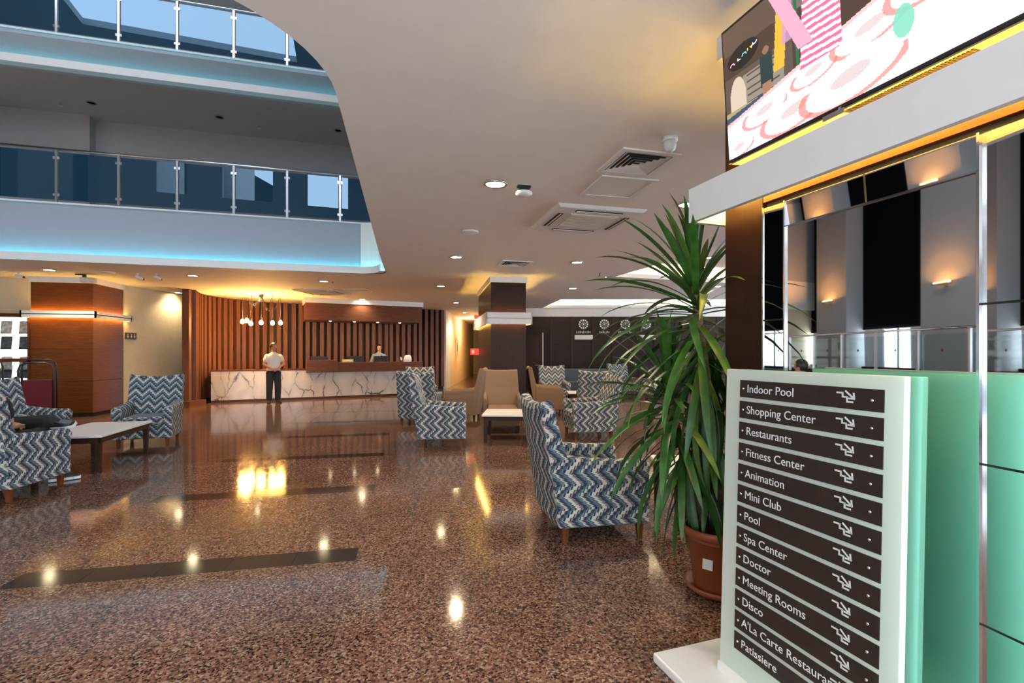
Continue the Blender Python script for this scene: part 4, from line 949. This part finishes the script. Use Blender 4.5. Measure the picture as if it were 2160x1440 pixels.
for path, rad, sc_, nl in stems:
    MB().tube(path, [rad * (1.25 - 0.5 * i / (len(path) - 1)) for i in range(len(path))], 10).build('stem', 'bark', yu, smooth=True)
    ph = rng.random() * 6
    tip, low = path[-1], path[-2] + (path[-3] - path[-2]) * 0.75
    k = 0; tries = 0
    while k < nl and tries < nl * 3:
        tries += 1
        u = k / (nl - 1)                     # 0 = crown tip, 1 = lowest hanging leaf
        seg_ = path[-1].lerp(path[-2], min(u * 1.9, 1.0)) if u < 0.52 else path[-2].lerp(path[-3], (u - 0.52) / 0.48)
        ph += 2.399963
        if u < 0.16: elev = 86 - 190 * u
        elif u < 0.5: elev = 56 - 190 * (u - 0.16)
        else: elev = -9 - 130 * (u - 0.5)
        elev = math.radians(elev + rng.uniform(-10, 10)); L = sc_ * (0.52 + 0.26 * min(1.0, u / 0.35) + rng.uniform(-0.10, 0.06)) * (0.9 if u > 0.75 else 1.0)
        curl = 0.15 + 1.9 * u + rng.uniform(-0.2, 0.4) if u < 0.5 else 1.0 - 0.9 * (u - 0.5) + rng.uniform(-0.2, 0.3)
        me = leaf_mesh(max(0.1, curl), L, rng.random() < 0.12)
        o = bpy.data.objects.new('leaf', me); o.rotation_euler = (rng.uniform(-0.35, 0.35), -elev, ph)
        Rm = o.rotation_euler.to_matrix(); bad = False
        for v in me.vertices:                # keep leaves out of the pillar, the totem and the floor
            w_ = Rm @ v.co + seg_ + Vector((px_, py_, 0)); q = Matrix.Rotation(-prz, 2) @ (Vector((w_.x, w_.y)) - K0)
            g_ = Matrix.Rotation(-prz, 2) @ (Vector((w_.x, w_.y)) - G0)
            if (-0.01 < q.x < PW and -0.01 < q.y < 1.25) or (q.x > -0.15 and -0.15 < q.y and 2.2 < w_.z < 2.46) or (g_.x > -0.03 and -0.1 < g_.y < 0.2 and w_.z < 1.45) or w_.z < 0.12: bad = True
        if bad: bpy.data.objects.remove(o); continue
        COL.objects.link(o); o.parent = yu; o.location = seg_; k += 1

# ------------------------------------------------------------------ people
def remesh(o, vox, smooth=4):
    r = o.modifiers.new('fuse', 'REMESH'); r.mode = 'VOXEL'; r.voxel_size = vox; r.use_smooth_shade = True
    s_ = o.modifiers.new('relax', 'SMOOTH'); s_.factor = 0.5; s_.iterations = smooth
def orings(m, rows, n=16):
    m.rings([[(cx + rx * math.cos(2 * PI * j / n), cy + ry * math.sin(2 * PI * j / n), z) for j in range(n)] for cx, cy, z, rx, ry in rows])
def hand(m, wrist, d, palm_n, side, curl=0.5):
    """palm, four fingers with knuckle bends and a thumb leaving the side of the palm"""
    d = Vector(d).normalized(); pn = Vector(palm_n).normalized(); pn = (pn - d * pn.dot(d)).normalized(); ac = d.cross(pn) * side
    w = Vector(wrist); m.cap(w, w + d * 0.03, 0.024, 0.026)
    for k in range(4): m.cap(w + d * 0.02 + ac * (-0.012 + 0.008 * k), w + d * 0.085 + ac * (-0.030 + 0.020 * k), 0.015, 0.012)
    for k, ln in enumerate((0.066, 0.076, 0.071, 0.056)):
        p0 = w + d * 0.085 + ac * (-0.030 + 0.020 * k); c = curl
        d1 = (d * math.cos(c * 0.6) + pn * math.sin(c * 0.6)); d2 = (d * math.cos(c * 1.5) + pn * math.sin(c * 1.5)); d3 = (d * math.cos(c * 2.2) + pn * math.sin(c * 2.2))
        p1 = p0 + d1 * ln * 0.45; p2 = p1 + d2 * ln * 0.32; p3 = p2 + d3 * ln * 0.25
        m.cap(p0, p1, 0.0095, 0.009); m.cap(p1, p2, 0.009, 0.0085); m.cap(p2, p3, 0.0085, 0.0075)
    b0 = w + d * 0.03 - ac * 0.025; b1 = b0 - ac * 0.022 + d * 0.03 + pn * 0.012; b2_ = b1 + d * 0.028 + pn * 0.010
    m.cap(b0, b1, 0.013, 0.011); m.cap(b1, b2_, 0.011, 0.009)
def person(loc, rz, label, pose, shirt, pants, shoe_m, sole=False, headturn=0.0, sleeve=0.5, h=1.78):
    k = h / 1.78
    t = thing('person', (loc[0], loc[1], loc[2] if len(loc) > 2 else 0), rz, label=label, category='person')
    P = pose; body = MB()
    pel, ch, nk = Vector(P['pelvis']), Vector(P['chest']), Vector(P['neck'])
    ax = (ch - pel)
    def torso(m, off, z0f, z1f):
        rows = []
        for f, rx, ry in ((-0.12, .150, .115), (0.0, .172, .130), (0.3, .165, .128), (0.6, .168, .130), (0.95, .186, .125), (1.15, .180, .110), (1.32, .135, .085), (1.42, .07, .065)):
            if f < z0f or f > z1f: continue
            c = pel + ax * f; rows.append((c.x, c.y, c.z, rx + off, ry + off))
        orings(m, rows)
    torso(body, 0.0, -0.2, 1.5)
    hd = Vector(P['head']); R = Matrix.Rotation(headturn, 3, 'Z')
    body.cap(nk - Vector((0, 0, 0.06)), hd - Vector((0, 0.0, 0.07)), 0.062, 0.056)
    hv = lambda x, y, z: hd + R @ Vector((x, y, z))
    body.ell(hv(0, 0, 0.02), (0.080, 0.100, 0.112), rot=R); body.ell(hv(0, 0.022, -0.045), (0.060, 0.070, 0.070), rot=R)
    body.cap(hv(0, 0.086, 0.02), hv(0, 0.108, -0.022), 0.010, 0.015, 8); body.ell(hv(0, 0.085, -0.095), (0.026, 0.018, 0.018))
    for s in (-1, 1): body.ell(hv(s * 0.079, -0.005, -0.005), (0.012, 0.022, 0.032), rot=R)
    for s, sd in (('L', 1), ('R', -1)):
        sh, el, wr_ = Vector(P['sh' + s]), Vector(P['el' + s]), Vector(P['wr' + s])
        body.cap(sh, el, 0.056, 0.043); body.cap(el, wr_, 0.043, 0.028); hand(body, wr_, P['hd' + s], P['hn' + s], sd, P.get('curl', 0.6))
        hp, kn, an = Vector(P['hip' + s]), Vector(P['kn' + s]), Vector(P['an' + s])
        body.cap(hp, kn, 0.088, 0.058); body.cap(kn, an, 0.058, 0.038); upv = Vector(P.get('up' + s, (0, 0, 1))).normalized(); body.cap(an - upv * 0.03, an + Vector(P['ft' + s]).normalized() * 0.13 - upv * 0.062, 0.028, 0.016)
    b = body.build('body', 'skin', t); remesh(b, 0.007, 3)
    shm = MB(); torso(shm, 0.020, -0.05 if not P.get('sit') else -0.02, 1.45)
    for s in ('L', 'R'):
        sh, el, wr_ = Vector(P['sh' + s]), Vector(P['el' + s]), Vector(P['wr' + s])
        if sleeve <= 1: shm.cap(sh, sh.lerp(el, sleeve), 0.070, 0.070)
        else: shm.cap(sh, el, 0.072, 0.058); shm.cap(el, el.lerp(wr_, 0.85), 0.058, 0.042)
    s_ = shm.build('shirt', shirt, t); remesh(s_, 0.010, 4)
    cl = MB(); orings(cl, [(nk.x, nk.y + 0.004, nk.z - 0.045, 0.085, 0.08), (nk.x, nk.y + 0.004, nk.z - 0.01, 0.074, 0.07)]); cl.build('collar', shirt, t, smooth=True)
    for i in range(4):
        c = pel + ax * (0.25 + 0.26 * i); MB().ell((c.x, c.y + 0.152, c.z), (0.006, 0.003, 0.006), 8, 5).build('button', 'plastic', t)
    tr_ = MB(); orings(tr_, [((pel + ax * f).x, (pel + ax * f).y, (pel + ax * f).z, rx, ry) for f, rx, ry in ((-0.2, .14, .12), (-0.1, .178, .140), (0.0, .184, .142), (0.10, .178, .14))])
    for s in ('L', 'R'):
        hp, kn, an = Vector(P['hip' + s]), Vector(P['kn' + s]), Vector(P['an' + s])
        tr_.cap(hp, kn, 0.112, 0.095); tr_.cap(kn, an.lerp(kn, 0.06), 0.095, 0.080)
    tr_ = tr_.build('trousers', pants, t); remesh(tr_, 0.010, 4)
    for s in ('L', 'R'):
        an, fd_ = Vector(P['an' + s]), Vector(P['ft' + s]).normalized(); up = Vector(P.get('up' + s, (0, 0, 1))).normalized()
        sd = fd_.cross(up).normalized(); up = sd.cross(fd_)
        def fo(a, b_, c_): return an + fd_ * a + sd * b_ + up * c_
        m = MB(); rs_ = []
        for a, w_, top in ((-0.065, 0.030, 0.0), (-0.05, 0.038, 0.045), (0.02, 0.040, 0.04), (0.08, 0.046, -0.01), (0.14, 0.048, -0.03), (0.185, 0.040, -0.042), (0.205, 0.022, -0.055)):
            rs_.append([fo(a, -w_, -0.085), fo(a, w_, -0.085), fo(a, w_ * 1.02, -0.05), fo(a, w_ * 0.7, top), fo(a, -w_ * 0.7, top), fo(a, -w_ * 1.02, -0.05)])
        m.rings(rs_); so_ = m.build('shoe', shoe_m, t, bevel=0.008)
        if sole:
            m = MB(); m.rings([[fo(a, -w_, -0.092), fo(a, w_, -0.092), fo(a, w_, -0.062), fo(a, -w_, -0.062)] for a, w_ in ((-0.07, 0.033), (-0.05, 0.043), (0.08, 0.051), (0.15, 0.052), (0.195, 0.040), (0.212, 0.022))]); m.build('sole', 'sole', so_)
    hm = MB(); hm.ell((0, -0.010, 0.030), (0.090, 0.108, 0.112), 28, 20)
    keep = [f for f in hm.f if not ((lambda c: (c.y > 0.035 and c.z < 0.082) or (c.y > -0.03 and c.z < -0.005) or c.z < -0.075)(sum((Vector(hm.v[q]) for q in f), Vector()) / len(f)))]
    hm.f = keep; hm.mi = [0] * len(keep); hm.v = [tuple(hd + R @ Vector(v)) for v in hm.v]
    ho = hm.build('hair', 'hair', t, smooth=True); sd_ = ho.modifiers.new('thickness', 'SOLIDIFY'); sd_.thickness = 0.014; sd_.offset = -0.6
    for s in (-1, 1):
        MB().ell(hv(s * 0.031, 0.089, 0.022), (0.012, 0.006, 0.006), 10, 6, rot=R).build('eye', 'black', t, smooth=True)
        MB().ell(hv(s * 0.032, 0.090, 0.043), (0.020, 0.006, 0.005), 10, 6, rot=R).build('eyebrow', 'hair', t, smooth=True)
    MB().ell(hv(0, 0.092, -0.055), (0.024, 0.007, 0.006), 10, 6, rot=R).build('mouth', 'lip', t, smooth=True)
    return t
stand = dict(pelvis=(0, 0, .96), chest=(0, 0.01, 1.33), neck=(0, -0.01, 1.52), head=(0, 0.02, 1.66),
             shL=(-.185, 0, 1.385), elL=(-.27, 0.03, 1.15), wrL=(-.075, .21, 1.01), hdL=(.8, .35, -.35), hnL=(0.2, -0.8, 0.2),
             shR=(.185, 0, 1.385), elR=(.27, 0.03, 1.15), wrR=(.085, .20, 1.02), hdR=(-.8, .4, -.4), hnR=(-0.2, -0.8, 0.2),
             hipL=(-.095, 0, .90), knL=(-.115, .03, .49), anL=(-.12, -.01, .095), ftL=(-.25, 1, -.1),
             hipR=(.095, 0, .90), knR=(.115, .03, .49), anR=(.12, -.01, .095), ftR=(.3, 1, -.1))
x, y = F(577, 849); person((x, y), rz_of(0.62, -0.78), 'standing man in white short sleeved shirt and dark trousers with clasped hands', stand, 'shirtw', 'trouser', 'shoe', headturn=0.45)
desk = dict(stand); desk.update(elL=(-.29, 0.0, 1.13), wrL=(-.20, .24, 1.02), hdL=(.1, 1, -.2), hnL=(0, 0, -1), elR=(.29, 0.0, 1.13), wrR=(.20, .24, 1.02), hdR=(-.1, 1, -.2), hnR=(0, 0, -1))
v = on_counter(SW + 2.52, 1.15); rcp = person((v.x, v.y), ca + PI, 'receptionist in grey shirt standing behind the counter monitors', desk, 'shirtg', 'trouser', 'shoe', sleeve=2)
MB().b2((0.05, 0.148, 1.33), (0.11, 0.156, 1.36)).build('name_badge', 'letter', rcp)
sit = dict(sit=True, pelvis=(0, -0.08, .56), chest=(0, -0.17, .93), neck=(0, -0.20, 1.12), head=(0, -0.15, 1.245),
           shL=(-.185, -.18, .985), elL=(-.27, -.08, .76), wrL=(-.10, .14, .70), hdL=(.6, .7, -.1), hnL=(0, 0, -1),
           shR=(.17, -.20, .985), elR=(.19, -.14, .74), wrR=(.06, .12, .71), hdR=(-.5, .8, -.1), hnR=(0, 0, -1),
           hipR=(.10, -.05, .56), knR=(.14, .42, .56), anR=(.15, .50, .10), ftR=(.75, .6, 0),
           hipL=(-.10, -.05, .57), knL=(-.20, .38, .68), anL=(.20, .36, .72), ftL=(1, .12, .1), upL=(-.1, -.55, .8))
cx, cy = W(-5.40, 5.17); person((cx, cy), rz_of(-.10, .99), 'seated person with one ankle crossed over the knee in the zigzag armchair', sit, 'olive', 'olive', 'shoe', sole=True)

# ------------------------------------------------------------------ ceiling fittings
WORD = ['near the rounded opening', 'above the brown chairs', 'left of the column top', 'above the cream wall', 'above the brochure corner']
def downlight(px, py, label, z=H, power=82, r=0.105):
    x, y = C(px, py, z)
    t = thing('ceiling_downlight', (x, y, z), 0, label=label, category='downlight', group='lit ceiling downlights')
    MB().lathe([(r, 0.002), (r + 0.022, 0.0), (r + 0.022, -0.008), (r, -0.014), (r - 0.008, -0.004)], n=28, cap=False).build('trim_ring', 'chrome', t, smooth=True)
    MB().lathe([(r, -0.002), (r * 0.6, -0.006), (0.005, -0.007)], n=24).build('lens', 'lamp', t, smooth=True)
    lamp('SPOT', 'downlight_beam', t, (0, 0, -0.03), power, (1.0, 0.80, 0.54), (0, 0, 0), 0.07, 140)
for px, py, lb in ((1045, 388, 'large round downlight next to the smoke detector'), (962, 542, 'round downlight between speaker grille and column'), (1217, 553, 'round downlight beyond the air conditioner cassette'),
                   (407, 581, 'round downlight under the balcony near the slatted wall'), (104, 569, 'round downlight above the teak column'), (683, 593, 'round downlight in front of the reception canopy'),
                   (930, 603, 'round downlight left of the dark column'), (1208, 608, 'round downlight right of the dark column'), (377, 617, 'round downlight above the cream corridor wall'),
                   (547, 620, 'round downlight above the pendant lamp'), (764, 631, 'round downlight over the reception canopy front'), (962, 638, 'small round downlight behind the first one left of the column'),
                   (980, 659, 'small round downlight before the corridor'), (1450, 431, 'round downlight above the yucca')):
    downlight(px, py, lb, power=25 if px == 764 else 50 if px == 377 else (85 if px in (104, 407, 683) else 130 if py > 565 else 90))
downlight(1203, 648, 'round downlight inside the raised ceiling above the clock wall', H + 0.32, 40)
downlight(1497, 543, 'round downlight in the raised ceiling beside the pillar', H + 0.32, 40)
for l_, d_ in ((-2.5, 0.5), (2.2, 0.4), (-6.0, -1.5), (4.5, 3.0), (5.0, 8.0), (5.5, 13.0)):     # unseen lamps added out of view as warm fill
    x, y = W(l_, d_); downlight(*(0, 0), label='unseen round downlight added out of view as warm fill') if False else None
    t = thing('ceiling_downlight', (x, y, H), 0, label='unseen round downlight added as warm fill', category='downlight', group='added fill downlights')
    MB().lathe([(0.085, -0.002), (0.05, -0.006), (0.005, -0.007)], n=24).build('lens', 'lamp', t, smooth=True)
    lamp('SPOT', 'downlight_beam', t, (0, 0, -0.03), 130, (1.0, 0.80, 0.54), (0, 0, 0), 0.07, 140)
def rect_from(quad, z=H):
    P_ = [Vector(C(px, py, z)) for px, py in quad]; c = sum(P_, Vector((0, 0))) / 4
    u = ((P_[1] - P_[0]) + (P_[2] - P_[3])) / 2; w_ = ((P_[3] - P_[0]) + (P_[2] - P_[1])) / 2
    return c, u.length, w_.length, math.atan2(u.y, u.x)
def cassette(quad, label, z=H):
    c, lx, ly, rz = rect_from(quad, z); s = (lx + ly) / 2
    t = thing('air_conditioner', (c.x, c.y, z), rz, label=label, category='air conditioner', group='ceiling air conditioners')
    MB().box((0, 0, -0.02), (s, s, 0.04), taper=0.93).build('frame', 'plastic', t, bevel=0.01)
    g = MB().b2((-s * .27, -s * .27, -0.052), (s * .27, s * .27, -0.04)).build('intake_grille', 'grille', t)
    for i in range(12): MB().b2((-s * .25, -s * .25 + i * s * .5 / 12, -0.056), (s * .25, -s * .25 + i * s * .5 / 12 + s * 0.02, -0.052)).build('grille_bar', 'grille', g)
    for k in range(4):
        a = k * PI / 2; R = Matrix.Rotation(a, 3, 'Z')
        m = MB().b2((-s * .26, -s * .41, -0.045), (s * .26, -s * .35, -0.0405)); m.v = [tuple(R @ Vector(v)) for v in m.v]; m.build('air_slot', 'darkgap', t)
        m = MB().b2((-s * .25, -s * .385, -0.052), (s * .25, -s * .372, -0.044)); m.v = [tuple(R @ Vector(v)) for v in m.v]; m.build('flap', 'plastic', t)
def diffuser(quad, label, z=H, blank=False):
    c, lx, ly, rz = rect_from(quad, z); s = min(0.62, (lx + ly) / 2)
    t = thing('ceiling_vent' if not blank else 'access_panel', (c.x, c.y, z), rz, label=label, category='vent' if not blank else 'panel', group='square ceiling vents')
    fr = MB(); e = s / 2
    for k in range(4):
        R = Matrix.Rotation(k * PI / 2, 3, 'Z'); n0 = len(fr.v); fr.b2((-e, -e, -0.014), (e - 0.05, -e + 0.05, 0.0)); fr.v[n0:] = [tuple(R @ Vector(v)) for v in fr.v[n0:]]
    fr.build('frame', 'plastic', t)
    if blank:
        MB().b2((-e + 0.05, -e + 0.05, -0.008), (e - 0.05, e - 0.05, 0)).build('cover', 'plastic', t); return
    MB().b2((-e + 0.05, -e + 0.05, -0.002), (e - 0.05, e - 0.05, 0)).build('throat', 'darkgap', t)
    for i in range(5):
        r_ = (e - 0.06) * (1 - i / 5.5); r2_ = r_ - 0.03
        m = MB()
        for k in range(4):
            R = Matrix.Rotation(k * PI / 2, 3, 'Z')
            m.add([tuple(R @ Vector(v)) for v in ((-r_, -r_, -0.012 - 0.003 * i), (r_, -r_, -0.012 - 0.003 * i), (r2_, -r2_, -0.002), (-r2_, -r2_, -0.002))], [(0, 1, 2, 3)])
        m.build('louvre', 'plastic', t)
cassette(((1175, 425), (1358, 440), (1285, 490), (1124, 480)), 'large square air conditioner cassette above the lone armchair')
cassette(((628, 609), (705, 608), (735, 620), (655, 621)), 'square air conditioner cassette before the reception canopy')
cassette(((1300, 637), (1350, 637), (1352, 645), (1296, 645)), 'air conditioner cassette inside the raised ceiling before the clocks', H + 0.32)
diffuser(((1315, 309), (1435, 323), (1368, 372), (1262, 362)), 'square louvred ceiling vent beside the dome camera')
diffuser(((1267, 366), (1392, 376), (1333, 421), (1223, 412)), 'blank square ceiling panel next to the louvred vent', blank=True)
diffuser(((1062, 548), (1118, 550), (1108, 563), (1052, 560)), 'small louvred ceiling vent above the dark column')
diffuser(((725, 608), (775, 608), (783, 615), (735, 616)), 'flat ceiling vent beside the reception air conditioner', blank=True)
diffuser(((1252, 634), (1288, 634), (1290, 640), (1252, 640)), 'flat vent inside the raised ceiling', H + 0.32, True)
def disc_thing(name, px, py, prof, mat, label, cat, z=H, **k):
    x, y = C(px, py, z); return MB().lathe(prof, n=24).build(name, mat, loc=(x, y, z), smooth=True, label=label, category=cat, **k)
disc_thing('ceiling_speaker', 992, 488, [(0.12, 0), (0.12, -0.012), (0.10, -0.02), (0.01, -0.022)], 'plastic', 'round white speaker grille in the ceiling', 'speaker')
disc_thing('ceiling_speaker', 228, 574, [(0.12, 0), (0.12, -0.012), (0.10, -0.02), (0.01, -0.022)], 'plastic', 'round speaker grille above the teak column', 'speaker')
x, y = C(1413, 290); t = thing('dome_camera', (x, y, H), 0, label='white dome security camera on the ceiling beside the louvred vent', category='camera')
MB().lathe([(0.062, 0), (0.062, -0.03), (0.05, -0.04)], n=24).build('base', 'plastic', t, smooth=True); MB().lathe([(0.05, -0.03), (0.052, -0.07), (0.042, -0.10), (0.02, -0.118), (0.004, -0.12)], n=24).build('dome', 'plastic', t, smooth=True)
x, y = C(1105, 392); t = thing('smoke_detector', (x, y, H), 0, label='flat white detector hanging on a black bracket from the ceiling', category='detector')
MB().b2((-0.07, -0.03, -0.02), (0.07, 0.03, 0)).b2((-0.05, -0.02, -0.06), (0.05, 0.02, -0.02)).build('bracket', 'black', t); MB().lathe([(0.03, -0.055), (0.085, -0.065), (0.09, -0.085), (0.06, -0.105), (0.01, -0.108)], n=24).build('sensor', 'plastic', t, smooth=True)
for i, (px, py, lb) in enumerate(((1265, 576, 'beside the raised ceiling edge'), (1158, 630, 'by the raised ceiling corner'), (702, 594, 'beside the reception downlight'), (1200, 640, 'in the raised ceiling'))):
    disc_thing('fire_sprinkler', px, py, [(0.012, 0), (0.012, -0.05), (0.035, -0.055), (0.035, -0.062), (0.008, -0.07)], 'steel', 'small fire sprinkler ' + lb, 'sprinkler', H if i < 3 else H + 0.32)
for i, (px, py, lb) in enumerate(((38, 573, 'above the brochure shelf'), (290, 577, 'first of the pair above the cream wall'), (330, 577, 'second of the pair above the cream wall'))):
    x, y = C(px, py); t = thing('security_camera', (x, y, H), 0.6 * i, label='small white security camera ' + lb, category='camera')
    MB().lathe([(0.03, 0), (0.03, -0.02), (0.012, -0.03), (0.012, -0.07)], n=14).build('mount', 'plastic', t); MB().box((0.03, 0, -0.09), (0.15, 0.06, 0.06), rot=Matrix.Rotation(0.3, 3, 'Y')).build('camera_body', 'plastic', t, bevel=0.012); MB().box((0.11, 0, -0.115), (0.02, 0.045, 0.045)).build('lens', 'black', t)
x, y = C(178, 578); t = thing('projector', (x, y, H), 0.2, label='small grey projector on a black bracket before the teak column', category='projector')
MB().b2((-0.16, -0.02, -0.03), (0.0, 0.02, 0)).b2((-0.03, -0.03, -0.09), (0.03, 0.03, 0)).build('bracket', 'black', t); MB().b2((-0.06, -0.1, -0.18), (0.2, 0.1, -0.08)).build('projector_body', 'steel', t, bevel=0.01)
